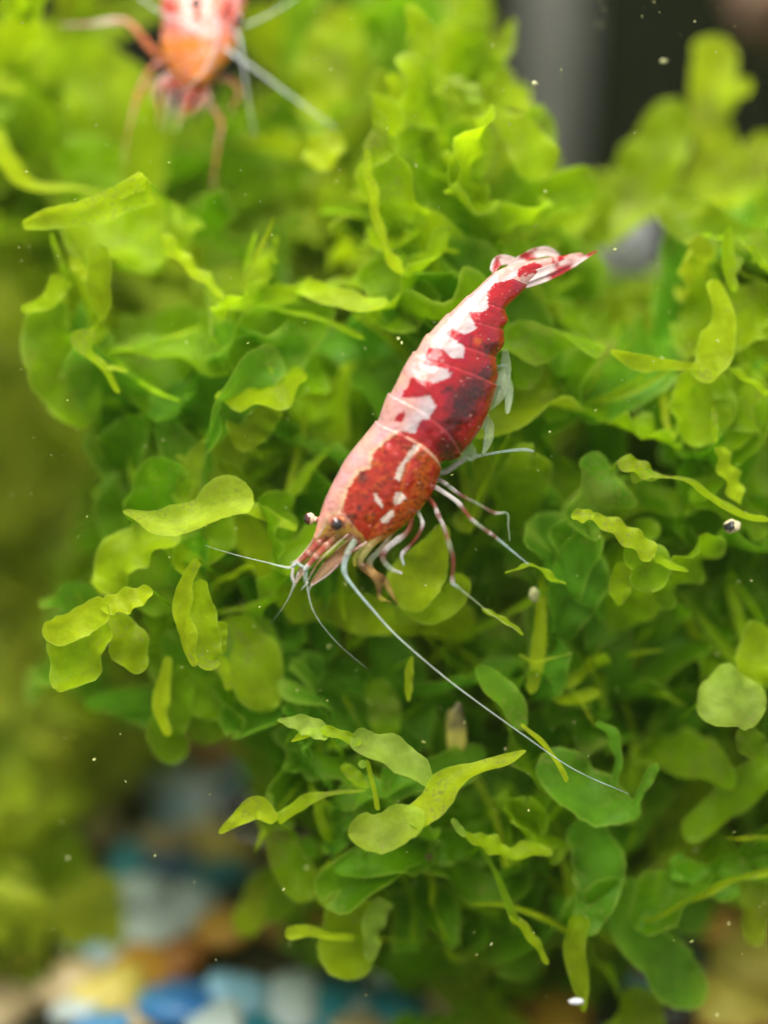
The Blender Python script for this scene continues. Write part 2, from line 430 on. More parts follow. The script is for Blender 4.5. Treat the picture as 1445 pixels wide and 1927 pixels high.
SPR += [("broad lime frond arching over a dark hollow", [
  (Z([(150, 380), (190, 430), (250, 465), (300, 500)], 0.95, -.2), [120, 170, 150, 60], G_LIME, dict(roll=.2)),
  (Z([(330, 380), (300, 430), (250, 490), (215, 500)], 1.0, -.1), [120, 150, 90, 50], G_LIME),
  (Z([(300, 440), (340, 490), (385, 525), (420, 560)], 0.45), [30, 46, 34, 12], G_BRIGHT, dict(roll=.5)),
  (Z([(388, 540), (394, 590), (398, 632)], 0.5), [10, 9, 9], G_PALE, dict(roll=.2)),
  (Z([(398, 632), (385, 660), (382, 690)], 0.5), [8, 6, 4], G_MID), (Z([(398, 632), (415, 660), (420, 695)], 0.5), [8, 7, 4], G_MID)])]
SPR += [("ragged frond with a small horn-like tip at the left of the dark hollow", [
  (Z([(120, 520), (95, 565), (60, 580), (40, 580)], 0.5), [40, 30, 20, 14], G_LIME, dict(roll=.4)),
  (Z([(100, 560), (95, 640), (130, 730), (175, 800)], 0.6, .2), [60, 110, 120, 60], G_MID),
  (Z([(135, 490), (155, 510), (172, 535)], 0.6), [26, 26, 8], G_BRIGHT),
  (Z([(150, 620), (160, 660), (200, 700), (225, 740)], 0.35), [40, 36, 22, 10], G_LIME, dict(roll=.6)),
  (Z([(200, 690), (225, 695), (240, 700)], 0.36), [14, 12, 6], G_BRIGHT)])]
SPR += [("wide smooth green frond below the dark hollow", [
  (Z([(400, 640), (330, 650), (250, 680), (190, 690)], 0.9), [90, 150, 160, 70], G_MID, dict(roll=.15)),
  (Z([(380, 700), (300, 760), (240, 830), (220, 880)], 1.0), [130, 170, 130, 60], G_DEEP),
  (Z([(260, 840), (280, 880), (285, 950), (280, 1000)], 0.8), [60, 74, 66, 40], G_MID)])]
# --- top middle
SPR += [("pale blurred upright frond between the orange shrimp and the grey pipe", [
  (Z([(560, 210), (600, 190), (625, 110), (650, 15)], 2.1), [60, 90, 125, 70], G_BRIGHT),
  (Z([(560, 150), (555, 70), (580, -30)], 2.4), [60, 50, 40], G_MID)])]
SPR += [("tall blurred lime frond rising past the top edge left of the pipe", [
  (Z([(700, 190), (740, 120), (820, 60), (890, -30)], 2.5), [110, 130, 130, 90], G_LIME),
  (Z([(860, 120), (895, 60), (905, -20)], 2.3), [50, 60, 50], G_LIME, dict(roll=.5)),
  (Z([(640, 250), (690, 200), (720, 140)], 2.2), [70, 90, 60], G_MID)])]
SPR += [("antler-shaped frond with two prongs in front of the grey pipe", [
  (Z([(860, 150), (910, 130), (945, 85), (968, 35)], 1.4), [20, 50, 40, 16], G_LIME),
  (Z([(920, 100), (935, 150), (965, 195), (1015, 218)], 1.4), [40, 55, 50, 28], G_BRIGHT)])]
SPR += [("spoon-tipped frond drooping beside the pale pipe", [
  (Z([(815, 178), (835, 155), (850, 145)], 0.7), [8, 12, 10], G_LIME),
  (Z([(846, 145), (880, 170), (903, 195)], 0.7), [22, 40, 26], G_PALE, dict(roll=.3)),
  (Z([(898, 190), (945, 228), (990, 270), (1030, 335)], 0.75), [16, 44, 80, 84], G_LIME, dict(roll=-.2))])]
SPR += [("small bright paddle-shaped frond high above the shrimp's back", [
  (Z([(732, 140), (756, 190), (735, 250)], 0.8), [24, 58, 34], G_BRIGHT),
  (Z([(835, 175), (810, 210), (775, 280), (740, 340)], 1.2), [30, 60, 90, 80], G_LIME)])]
SPR += [("slender edge-on frond hanging above the shrimp's back", [
  (Z([(688, 280), (696, 350), (712, 430), (735, 490), (768, 524)], 0.35), [10, 20, 22, 34, 10], G_BRIGHT, dict(roll=.7)),
  (Z([(640, 250), (600, 290), (570, 300)], 1.0), [40, 80, 60], G_BRIGHT),
  (Z([(690, 300), (750, 380), (810, 430), (830, 540)], 0.9, .2), [60, 150, 150, 80], G_MID, dict(roll=.2))])]
# --- top right
SPR += [("forked blurred lime frond standing tall against the black background", [
  (Z([(1330, 420), (1345, 330), (1330, 240), (1340, 150), (1348, 65)], 2.0), [120, 120, 84, 80, 76], G_BRIGHT),
  (Z([(1345, 220), (1375, 185), (1412, 150)], 2.0), [40, 56, 30], G_BRIGHT, dict(roll=.3)),
  (Z([(1250, 390), (1330, 370), (1400, 350), (1450, 250)], 1.9), [80, 90, 80, 60], G_BRIGHT)])]
SPR += [("blunt blurred frond beside the forked one, against the black background", [
  (Z([(1090, 440), (1180, 370), (1235, 290), (1268, 185)], 1.9), [130, 150, 120, 64], G_LIME),
  (Z([(960, 420), (1020, 360), (1090, 380)], 2.0), [110, 130, 70], G_OLIVE, dict(roll=.3)),
  (Z([(900, 250), (960, 330), (990, 420)], 2.2), [110, 150, 110], G_OLIVE)])]
# --- right side
SPR += [("upright forked frond with a long thorn-like side tip near the right edge", [
  (Z([(1320, 720), (1345, 660), (1362, 600), (1338, 525)], 0.3), [50, 70, 46, 26], G_BRIGHT, dict(roll=.2)),
  (Z([(1318, 692), (1260, 686), (1200, 680), (1148, 660)], 0.3, -.1), [10, 14, 22, 6], G_BRIGHT, dict(roll=.8)),
  (Z([(1340, 680), (1390, 705), (1450, 745)], 0.3), [34, 26, 22], G_LIME, dict(roll=.4)),
  (Z([(1320, 690), (1320, 770), (1300, 840)], 0.5), [90, 140, 80], G_LIME),
  (Z([(1395, 690), (1400, 760), (1360, 850)], 0.55), [60, 90, 40], G_LIME)])]
SPR += [("tiny bud-like frond above the upright forked one", [
  (Z([(1372, 425), (1368, 480), (1380, 550)], 0.4), [8, 26, 20], G_LIME, dict(roll=.3)),
  (Z([(1385, 510), (1388, 490), (1388, 480)], 0.45), [12, 20, 14], G_PALE)])]
SPR += [("thin angular frond with a pale torn tip near the right edge", [
  (Z([(1350, 840), (1365, 880), (1380, 920), (1392, 950)], 0.3), [30, 44, 46, 10], G_BRIGHT, dict(roll=.5)),
  (Z([(1340, 765), (1345, 800), (1345, 835)], 0.3), [8, 16, 8], G_LIME),
  (Z([(1410, 760), (1400, 850), (1440, 950)], 0.9), [60, 90, 80], G_PALE)])]
SPR += [("wavy strap frond with a notched end left of the black-and-white grain", [
  (Z([(1160, 870), (1195, 880), (1230, 895)], 0.15), [30, 46, 26], G_LIME, dict(roll=.3)),
  (Z([(1185, 900), (1210, 895), (1240, 895)], 0.15), [22, 26, 20], G_MID),
  (Z([(1225, 895), (1290, 905), (1330, 930), (1370, 960), (1445, 980)], 0.15), [24, 16, 24, 26, 18], G_LIME, dict(roll=.5))])]
SPR += [("frond with a small round knob tip right of the shrimp's legs", [
  (Z([(1118, 970), (1098, 970), (1074, 972)], 0.05), [24, 36, 26], G_BRIGHT, dict(cap0=1.)),
  (Z([(1110, 972), (1150, 988), (1195, 1020), (1230, 1050)], 0.05), [20, 40, 44, 40], G_BRIGHT, dict(roll=.2)),
  (Z([(1180, 1020), (1215, 1060), (1225, 1115)], 0.15), [50, 90, 80], G_MID, dict(roll=.1)),
  (Z([(1180, 1060), (1165, 1100), (1165, 1140)], 0.25), [30, 40, 20], G_LIME, dict(roll=.4)),
  (Z([(1230, 1050), (1265, 1065), (1295, 1075)], 0.1), [16, 14, 6], G_LIME)])]
SPR += [("hanging two-toothed frond end right of the shrimp's abdomen", [
  (Z([(1090, 640), (1085, 690), (1078, 715)], 0.9), [60, 30, 10], G_MID, dict(cap1=.5)),
  (Z([(1110, 640), (1110, 700), (1102, 755)], 0.9), [60, 36, 18], G_LIME, dict(cap1=.7)),
  (Z([(1040, 600), (1100, 640), (1180, 660)], 1.2), [90, 130, 100], G_MID)])]
SPR += [("round pale disc-shaped leaf at the right edge", [
  (Z([(1310, 1325), (1360, 1324), (1440, 1330)], 0.2), [96, 122, 110], G_PALE, dict(cap0=1., roll=.1)),
  (Z([(1470, 1200), (1430, 1240), (1410, 1290)], 0.4), [110, 90, 60], G_LIME),
  (Z([(1390, 1370), (1420, 1410), (1450, 1440)], 0.4), [50, 60, 50], G_MID)])]
# --- left middle, in focus
SPR += [("bright lime fan-shaped leaf behind the shrimp's head", [
  (Z([(405, 748), (450, 745), (520, 735), (578, 705)], 0.35), [16, 80, 110, 40], G_LIME, dict(roll=.3, cap1=.5)),
  (Z([(500, 745), (470, 800), (455, 850)], 0.4), [80, 80, 30], G_OLIVE, dict(roll=.4))])]
SPR += [("dull speckled leaf under the fan-shaped one", [
  (Z([(438, 785), (430, 840), (390, 890), (340, 940)], 0.55), [20, 70, 90, 60], G_OLIVE, dict(roll=.4))])]
SPR += [("brightest boat-shaped leaf, lying level left of the shrimp's head", [
  (Z([(232, 962), (300, 985), (370, 975), (430, 945), (478, 948)], 0.0), [14, 58, 92, 88, 40], (0.58, 0.74, 0.04), dict(roll=.15, cup=.2, cap0=.2, cap1=.4)),
  (Z([(430, 930), (470, 955), (560, 995)], 0.3), [20, 30, 12], G_LIME)])]
SPR += [("smooth rounded leaf under the boat-shaped one", [
  (Z([(205, 1120), (225, 1060), (270, 1020), (340, 1000)], 0.35), [60, 90, 110, 100], G_LIME, dict(roll=.1)),
  (Z([(330, 1010), (300, 1080), (300, 1160)], 0.5), [90, 130, 90], G_MID)])]
SPR += [("winged leaf cluster with a curled rim and round hanging lobe", [
  (Z([(288, 1112), (240, 1128), (190, 1145)], -0.1), [28, 54, 34], G_BRIGHT, dict(cap0=1.)),
  (Z([(205, 1140), (160, 1160), (115, 1185), (80, 1182)], -0.1), [40, 56, 56, 24], G_BRIGHT, dict(roll=.4, cap1=.4)),
  (Z([(195, 1165), (165, 1215), (130, 1265), (100, 1295)], -0.05), [60, 112, 100, 50], G_LIME, dict(roll=-.1, cup=.2)),
  (Z([(200, 1165), (235, 1200), (262, 1268)], 0.1), [44, 86, 40], G_LIME, dict(roll=.3))])]
SPR += [("crescent-edged upright leaf left of the shrimp's feelers", [
  (Z([(372, 1052), (346, 1110), (347, 1180), (368, 1255)], -0.02), [12, 30, 32, 12], G_BRIGHT, dict(roll=.8)),
  (Z([(378, 1090), (378, 1160), (395, 1240), (415, 1250)], 0.05), [20, 60, 50, 14], G_LIME, dict(roll=-.2)),
  (Z([(410, 1170), (415, 1200), (420, 1230)], 0.15), [40, 30, 14], G_LIME)])]
SPR += [("downward lobed frond with a blunt round end under the shrimp's feelers", [
  (Z([(430, 1160), (450, 1220), (485, 1280), (515, 1335)], 0.5), [70, 110, 104, 76], G_LIME),
  (Z([(420, 1260), (400, 1300), (370, 1350)], 0.6), [60, 110, 80], G_MID),
  (Z([(318, 1235), (308, 1290), (302, 1340), (318, 1385)], 0.4), [14, 26, 24, 12], G_BRIGHT, dict(roll=.5)),
  (Z([(350, 1250), (335, 1320), (318, 1380), (335, 1435)], 0.5, .2), [30, 60, 80, 60], G_MID),
  (Z([(470, 1200), (420, 1290), (385, 1370), (372, 1400)], 0.8), [80, 120, 110, 60], G_MID),
  (Z([(300, 1130), (330, 1220), (300, 1290)], 0.7), [80, 120, 70], G_MID, dict(roll=.3)),
  (Z([(420, 1235), (425, 1270), (430, 1300)], 0.35), [16, 20, 12], G_BRIGHT)])]
# --- below the shrimp
SPR += [("yellow-green leaf that the shrimp's claws are picking at", [
  (Z([(835, 985), (815, 1040), (790, 1090), (765, 1150)], 0.25), [20, 70, 110, 70], G_BRIGHT, dict(roll=-.1)),
  (Z([(870, 1080), (850, 1120), (800, 1140), (750, 1130)], 0.3), [30, 50, 60, 20], G_LIME, dict(roll=.4)),
  (Z([(950, 1080), (1000, 1065), (1040, 1090), (1065, 1100)], 0.1), [10, 16, 22, 10], G_LIME, dict(roll=.7)),
  (Z([(905, 1145), (950, 1170), (985, 1195)], 0.15), [12, 14, 8], G_LIME, dict(roll=.5))])]
SPR += [("knobbly frond with a split swallow-tail tip below the shrimp", [
  (Z([(620, 1385), (575, 1365), (522, 1355)], -0.1), [30, 40, 8], G_PALE, dict(cap1=.2)),
  (Z([(618, 1375), (580, 1380), (548, 1396)], -0.08), [14, 20, 6], G_BRIGHT, dict(cap1=.2)),
  (Z([(605, 1372), (650, 1385), (680, 1400)], -0.1), [22, 24, 26], G_LIME),
  (Z([(662, 1385), (710, 1410), (765, 1435), (815, 1480)], -0.1), [40, 62, 66, 20], G_PALE, dict(roll=.15)),
  (Z([(690, 1430), (700, 1470), (712, 1525)], -0.1), [10, 9, 10], G_BRIGHT),
  (Z([(684, 1446), (682, 1438), (684, 1430)], -0.12), [12, 17, 12], G_PALE)])]
SPR += [("long bright spatula leaf with a broad rounded end and thin trailing tip", [
  (Z([(655, 1570), (700, 1568), (760, 1555), (800, 1530)], -0.2), [54, 84, 80, 50], (0.55, 0.72, 0.05), dict(cap0=1., cup=.18)),
  (Z([(770, 1550), (815, 1510), (850, 1470), (900, 1445), (950, 1430), (990, 1412)], -0.2, .15), [56, 62, 54, 34, 24, 6], G_BRIGHT, dict(roll=.25))])]
SPR += [("low curled frond with a pointed yellow tip beside the dark shaded gap", [
  (Z([(520, 1545), (485, 1522), (450, 1540), (412, 1568)], 0.1), [18, 40, 28, 8], G_BRIGHT, dict(roll=.3)),
  (Z([(520, 1545), (560, 1520), (600, 1497), (690, 1487)], 0.15), [22, 32, 18, 6], G_LIME, dict(roll=.3)),
  (Z([(642, 1440), (665, 1460), (695, 1482)], 0.2), [16, 26, 12], G_LIME)])]
SPR += [("drop-shaped leaf hanging under the long spatula leaf", [
  (Z([(645, 1605), (630, 1650), (605, 1705)], 0.5), [18, 62, 40], G_LIME),
  (Z([(600, 1590), (560, 1610), (540, 1650)], 0.7), [40, 60, 40], G_DEEP)])]
SPR += [("tongue-tipped frond with a broad round body low in the clump", [
  (Z([(668, 1765), (620, 1762), (580, 1752), (536, 1758)], 0.42, -.12), [16, 12, 20, 20], G_BRIGHT, dict(roll=.4)),
  (Z([(700, 1700), (665, 1740), (660, 1790), (680, 1840)], 0.5), [50, 110, 120, 60], G_LIME),
  (Z([(720, 1690), (700, 1750), (700, 1810)], 0.4), [40, 36, 24], G_PALE, dict(roll=.6))])]
SPR += [("blurred diagonal leaf above the golden gravel", [
  (Z([(560, 1630), (500, 1680), (450, 1760)], 1.4), [50, 70, 40], G_LIME), (Z([(580, 1660), (530, 1700), (500, 1730)], 1.2), [50, 60, 40], G_MID)])]
SPR += [("straight deep green leaf crossed by the shrimp's long feeler", [
  (Z([(895, 1255), (930, 1290), (965, 1330), (985, 1375)], 0.25), [16, 54, 56, 22], (0.25, 0.52, 0.02)),
  (Z([(980, 1362), (1020, 1400), (1045, 1430), (1066, 1472)], 0.05), [8, 14, 10, 14], G_BRIGHT, dict(roll=.4)),
  (Z([(975, 1232), (1000, 1246), (1035, 1240), (1078, 1228)], 0.3), [8, 9, 7, 3], G_OLIVE, dict(roll=.5))])]
SPR += [("small upright sliver leaf below the shrimp's claws", [
  (Z([(775, 1235), (768, 1270), (768, 1320)], 0.25), [8, 18, 8], G_BRIGHT, dict(roll=.5)),
  (Z([(700, 1280), (720, 1330), (730, 1390)], 0.7), [40, 60, 50], G_MID)])]
# --- lower right
SPR += [("tall strap leaf narrowing to a yellow point at the bottom", [
  (Z([(1090, 1540), (1120, 1600), (1125, 1680), (1090, 1760)], 0.5, -.1), [80, 96, 80, 50], G_BLUE),
  (Z([(1090, 1720), (1080, 1790), (1092, 1850), (1098, 1905)], 0.35), [50, 46, 36, 8], G_LIME, dict(roll=.2, cap1=.2))])]
SPR += [("dull wide strap leaf right of the tall pointed one", [
  (Z([(1160, 1660), (1200, 1750), (1260, 1830), (1330, 1880)], 0.7), [70, 110, 110, 60], G_BLUE)])]
SPR += [("thin stringy frond trailing down past the teal gravel", [
  (Z([(905, 1590), (940, 1660), (970, 1740)], 0.25), [10, 14, 18], G_MID),
  (Z([(960, 1720), (1000, 1765), (1030, 1815)], 0.25), [18, 22, 10], G_LIME, dict(roll=.4)),
  (Z([(850, 1540), (865, 1560), (875, 1575)], 0.1), [12, 16, 10], G_PALE),
  (Z([(868, 1568), (895, 1580), (925, 1592), (962, 1612)], 0.2), [10, 26, 40, 16], G_LIME, dict(roll=.4)),
  (Z([(935, 1600), (965, 1606), (1000, 1600), (1040, 1606)], 0.3), [10, 28, 36, 14], G_LIME, dict(roll=.3))])]
SPR += [("bluish translucent leaf where the long feeler ends", [
  (Z([(1020, 1420), (1080, 1480), (1150, 1510), (1205, 1530)], 0.35), [60, 110, 90, 30], G_BLUE, dict(cap1=.4)),
  (Z([(1236, 1436), (1226, 1455), (1205, 1490), (1190, 1520)], 0.25), [8, 24, 16, 10], G_BLUE, dict(roll=.4)),
  (Z([(1120, 1360), (1150, 1385), (1162, 1430), (1150, 1490)], 0.3), [18, 30, 16, 12], G_BLUE, dict(roll=.4))])]
SPR += [("scalloped leaf cluster in the lower right corner above the yellow gravel", [
  (Z([(1260, 1620), (1290, 1640), (1330, 1640)], 0.6), [50, 50, 30], G_BLUE), (Z([(1330, 1640), (1360, 1670), (1390, 1660)], 0.55), [40, 56, 30], G_BLUE),
  (Z([(1400, 1640), (1420, 1700), (1420, 1780)], 0.6), [50, 70, 40], G_OLIVE), (Z([(1460, 1440), (1390, 1490), (1330, 1540), (1290, 1580)], 0.7), [70, 70, 60, 40], G_MID)])]
for i, s in enumerate(SPR):
    sprig_px(s[0], s[1])

# --- random sprigs filling the clump
def in_poly(x, y, P):
    c = False; j = len(P) - 1
    for i in range(len(P)):
        if (P[i][1] > y) != (P[j][1] > y) and x < (P[j][0] - P[i][0]) * (y - P[i][1]) / (P[j][1] - P[i][1]) + P[i][0]: c = not c
        j = i
    return c
CLUMP = [(-160, 200), (60, 180), (200, 220), (300, 300), (420, 310), (520, 260), (600, 190), (740, 170), (830, 230), (900, 370), (960, 490), (1090, 510), (1200, 520), (1330, 430), (1600, 330),
         (1620, 1760), (1420, 1680), (1300, 1760), (1150, 1900), (760, 1860), (650, 1780), (590, 1700), (600, 1600), (540, 1500), (540, 1400), (420, 1330), (290, 1250), (140, 1230), (120, 1130), (180, 1010), (210, 850), (170, 760), (110, 640), (60, 540), (-160, 480)]
HOLES = [[(1130, 420), (1280, 420), (1290, 520), (1120, 510)], [(190, 490), (380, 500), (410, 620), (250, 640)], [(-200, 440), (60, 470), (130, 640), (-200, 700)]]
FR = random.Random(23)
GAPS = [[(930, -60), (1520, -60), (1520, 240), (1400, 290), (1290, 290), (1150, 350), (1060, 330), (1030, 200), (970, 110)],
        [(1125, 425), (1200, 400), (1290, 430), (1290, 505), (1120, 505)],
        [(-300, 1350), (300, 1370), (440, 1395), (490, 1500), (430, 1580), (480, 1660), (510, 1740), (570, 1830), (730, 1850), (730, 1990), (-300, 1990)],
        [(-300, 450), (40, 470), (70, 600), (150, 760), (185, 860), (180, 1000), (110, 1080), (60, 1140), (60, 1330), (-300, 1350)],
        [(215, 500), (375, 520), (405, 610), (270, 610)],
        [(1300, 1700), (1480, 1690), (1520, 1990), (1330, 1990), (1310, 1880), (1290, 1790)]]
SHR2 = [(90, -60), (640, -60), (640, 250), (480, 260), (430, 380), (220, 330), (220, 120), (90, 90)]
def to_px(p):
    v = Vector(p) - CAMP; t = v.dot(FW)
    return 722.5 + v.x / t / K, 963.5 - v.dot(UP) / t / K, t - FOC
def blocked(P):
    for p in P:
        x, y, d = to_px(p)
        if any(in_poly(x, y, g) for g in GAPS): return True
        if d < 1.9 and in_poly(x, y, SHR2): return True
        if d < 0.32: return True
        if p[2] < 0.15: return True
    return False
def rnd_dir(r):
    v = np.array([r.gauss(0, 1), r.gauss(0, .8), r.gauss(0.35, 1)]); return norm(v)
def leaf_rand(root, p, dvec, ln, wd, tint, r, store=None, check=True):
    side = norm(np.cross(dvec, rnd_dir(r)))
    bend = r.uniform(-.6, .6) * ln
    b2 = r.uniform(-.4, .4) * ln
    up = norm(np.cross(dvec, side))
    P = [p, p + dvec * ln * .35 + side * bend * .25, p + dvec * ln * .7 + side * bend * .5 + up * b2 * .4, p + dvec * ln * .95 + side * bend * 0.8 + up * b2]
    if check and blocked(P): return None
    k = r.random()
    if k < .45: W_ = [wd * .45, wd * .8, wd, wd * .8]
    elif k < .75: W_ = [wd * .7, wd * .6, wd * .75, wd * .5]
    else: W_ = [wd * .5, wd, wd * .7, wd * .25]
    hint = norm(np.array(CAMD) * r.uniform(0, 1) + WUP * r.uniform(0, 1) + rnd_dir(r) * .9)
    _seed[0] += 1
    n, m = (9, 5) if store is not None else (14, 7)
    V, F, E = ribbon(P, W_, r.uniform(-.6, .6), r.uniform(.05, .35), r.uniform(.06, .26), n, m, _seed[0] * .731 % 17, .5, r.uniform(.5, 1.0), hint, 1.7, r.choice([0, 0, .3, .55, .8]))
    if store is not None:
        b = len(store[0]); store[0].extend(V); store[1].extend([tuple(i + b for i in f) for f in F]); store[2].extend(E)
    else:
        mesh_obj('leaf', V, F, M_LEAF, root, attrs={'edge': E}, tint=jit(tint, r, .15))
    return P[r.choice([2, 3, 3])]
def shade_tint(py, r):  # deeper tints lower down stand in for the dimmer light there
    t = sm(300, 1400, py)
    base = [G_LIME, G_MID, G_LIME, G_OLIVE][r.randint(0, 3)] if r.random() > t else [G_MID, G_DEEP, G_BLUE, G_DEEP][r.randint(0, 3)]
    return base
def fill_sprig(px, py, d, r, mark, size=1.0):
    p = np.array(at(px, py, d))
    tint = shade_tint(py, r)
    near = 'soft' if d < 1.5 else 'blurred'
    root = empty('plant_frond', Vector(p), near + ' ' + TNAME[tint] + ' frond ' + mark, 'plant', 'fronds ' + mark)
    made = 0
    main = rnd_dir(r)
    tips = [(p, main)]
    for lev in range(3):
        nt_ = []
        for (q, dv) in tips:
            for b in range(1 if lev == 0 else 2):
                dd = norm(dv + rnd_dir(r) * .75)
                e = leaf_rand(root, q - dd * .06, dd, size * r.uniform(.4, .85), size * r.uniform(.2, .46), tint, r)
                if e is not None: nt_.append((e, dd)); made += 1
        tips = nt_[:3] or tips
    if d < 1.6 and made:
        for b in range(3):
            dd = norm(main + rnd_dir(r) * 1.2)
            leaf_rand(root, p, dd, r.uniform(.3, .8), r.uniform(.03, .08), jit(G_LIME, r, .2), r)
    if not made: bpy.data.objects.remove(root)
    return made
MARKS = [((370, 330), "below the orange shrimp's legs"), ((150, 480), 'round the dark hollow'), ((290, 850), 'above the boat-shaped leaf'), ((330, 1200), "left of the red shrimp's feelers"),
 ((560, 560), "behind the red shrimp's back"), ((720, 330), "above the red shrimp's back"), ((600, 1230), "under the red shrimp's feelers"), ((900, 1100), "behind the red shrimp's legs"),
 ((1040, 700), "behind the red shrimp's abdomen"), ((980, 450), "behind the red shrimp's tail fan"), ((1300, 480), 'below the forked frond by the black background'), ((1380, 820), 'behind the upright frond with the thorn-like tip'),
 ((1200, 1010), 'behind the knob-tipped frond'), ((1330, 1250), 'round the pale disc-shaped leaf'), ((1100, 1350), 'beside the end of the long feeler'), ((750, 1500), 'behind the long spatula leaf'),
 ((700, 1750), 'round the tongue-tipped frond'), ((1120, 1700), 'behind the tall strap leaf'), ((1380, 1560), 'above the yellow gravel')]
TNAME = {G_BRIGHT: 'bright yellow-green', G_LIME: 'lime green', G_MID: 'mid-green', G_DEEP: 'deep green', G_OLIVE: 'olive green', G_BLUE: 'bluish green'}
cnt = 0
while cnt < 200:
    px, py = FR.uniform(-140, 1600), FR.uniform(60, 1930)
    if not in_poly(px, py, CLUMP) or any(in_poly(px, py, h) for h in HOLES): continue
    d = FR.uniform(1.0, 2.9) + (0.5 if py < 420 else 0)
    if FR.random() < .36 and py > 420: d = FR.uniform(.5, 1.1)
    if px < 520 and py < 450: d = max(d, 1.9)
    mk = min(MARKS, key=lambda m: math.hypot(m[0][0] - px, m[0][1] - py))[1]
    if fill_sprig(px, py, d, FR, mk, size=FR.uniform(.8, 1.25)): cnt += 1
# --- the deep, uncountable mass behind
store = ([], [], [])
cnt = 0
while cnt < 1200:
    px, py = FR.uniform(-260, 1720), FR.uniform(40, 1930)
    if not in_poly(px, py, CLUMP) or in_poly(px, py, HOLES[0]) or in_poly(px, py, HOLES[2]): continue
    d = FR.uniform(1.8, 3.8) + (0.5 if py < 420 else 0)
    p = np.array(at(px, py, d))
    if p[2] < 0.3: continue
    leaf_rand(None, p, rnd_dir(FR), FR.uniform(.5, 1.0), FR.uniform(.3, .55), None, FR, store)
    cnt += 1
# far low growth at the left, on the floor
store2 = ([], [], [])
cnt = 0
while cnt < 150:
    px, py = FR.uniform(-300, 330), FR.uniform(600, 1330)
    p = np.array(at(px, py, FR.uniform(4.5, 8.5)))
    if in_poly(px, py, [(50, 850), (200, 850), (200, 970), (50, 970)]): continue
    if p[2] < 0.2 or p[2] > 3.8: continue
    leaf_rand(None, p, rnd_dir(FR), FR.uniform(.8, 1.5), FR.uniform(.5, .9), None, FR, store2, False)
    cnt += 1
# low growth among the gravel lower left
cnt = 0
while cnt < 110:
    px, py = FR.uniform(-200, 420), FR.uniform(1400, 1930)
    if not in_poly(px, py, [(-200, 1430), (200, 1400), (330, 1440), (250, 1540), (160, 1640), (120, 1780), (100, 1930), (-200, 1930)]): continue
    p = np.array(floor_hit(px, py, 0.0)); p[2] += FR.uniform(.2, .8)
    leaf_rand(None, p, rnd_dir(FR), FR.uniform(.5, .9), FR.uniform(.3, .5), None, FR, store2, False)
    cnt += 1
o = mesh_obj('background_growth', store2[0], store2[1], M_GROW_LIT, attrs={'edge': store2[2]})
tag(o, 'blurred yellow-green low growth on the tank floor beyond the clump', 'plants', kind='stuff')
o = mesh_obj('plant_mass', store[0], store[1], M_MASS, attrs={'edge': store[2]})
tag(o, 'dense out-of-focus mass of green thalli deep behind the fronds', 'plants', kind='stuff')

# ------------------------------------------------------------------ the red and white shrimp
AX0 = np.array([790.0, 800.0]); AF = np.array([-0.649, 0.762]); AD = np.array([-0.762, -0.649])
ROLL = math.radians(20)
D0 = -0.15                      # depth of the shrimp's axis
def roll_px(px, py, wv):
    """lateral profile pixel + sideways offset -> rolled pixel position and depth offset (px)"""
    r = np.array([px, py]) - AX0
    u = r.dot(AF); v = r.dot(AD)
    v2 = v * math.cos(ROLL) - wv * math.sin(ROLL); w2 = v * math.sin(ROLL) + wv * math.cos(ROLL)
    q = AX0 + AF * u + AD * v2
    return q[0], q[1], w2
def tail_depth(px, py):           # tail end swings a little away from the lens
    u = (np.array([px, py]) - AX0).dot(AF)
    return 0.0009 * max(0, -u - 60)
def sp(px, py, wv=0):             # final pixel + offset towards viewer in px -> world
    return at(px, py, D0 - wv * PX + tail_depth(px, py))

# stations: dorsal point, ventral point, half width, ridge
ST = [((587, 1019), (590, 1022), 2), ((592, 1003), (602, 1016), 7), ((598, 982), (622, 1013), 15), ((605, 959), (655, 1018), 32),
      ((615, 931), (697, 1031), 45), ((632, 897), (732, 1012), 54), ((651, 862), (768, 986), 60), ((677, 829), (801, 950), 63),
      ((695, 808), (819, 918), 63), ((708, 794), (829, 880), 62),
      ((716, 774), (836, 868), 60), ((726, 750), (852, 866), 61), ((737, 730), (882, 845), 61), ((757, 692), (912, 795), 59),
      ((772, 669), (930, 738), 56), ((785, 651), (938, 706), 53), ((800, 630), (932, 675), 49), ((822, 607), (947, 646), 45), ((840, 590), (945, 618), 41),
      ((858, 574), (954, 602), 37), ((876, 557), (948, 582), 33), ((892, 543), (957, 569), 29), ((908, 528), (971, 556), 26), ((925, 513), (985, 541), 22),
      ((942, 503), (994, 530), 17), ((970, 494), (1010, 517), 12), ((1010, 488), (1035, 505), 9), ((1055, 482), (1068, 493), 6), ((1094, 477), (1097, 481), 2)]
NS, NT = 430, 168
rows = cat_rom([(a[0], a[1], b[0], b[1], c) for a, b, c in ST], NS)
stp = np.linspace(0, len(ST) - 1, NS)
BOUND = [9, 11.5, 14.4, 16.1, 18.0, 20.1, 23.4]      # segment rear margins (station index)
def ridge(x):
    prev = 0.0
    for i, b in enumerate(BOUND):
        if x <= b:
            if i == 0: return 1 + 0.03 * sm(b - 1.2, b, x) * (1 if x > 5 else 0)
            t = (x - prev) / (b - prev)
            return 0.982 + 0.046 * sm(0.0, 1.0, t)
        prev = b
    return 1.0
GILL = [(790, 830), (772, 862), (757, 905), (755, 930), (738, 958), (705, 992), (690, 1030), (730, 1013), (770, 986), (801, 950), (822, 918), (830, 880), (815, 845)]
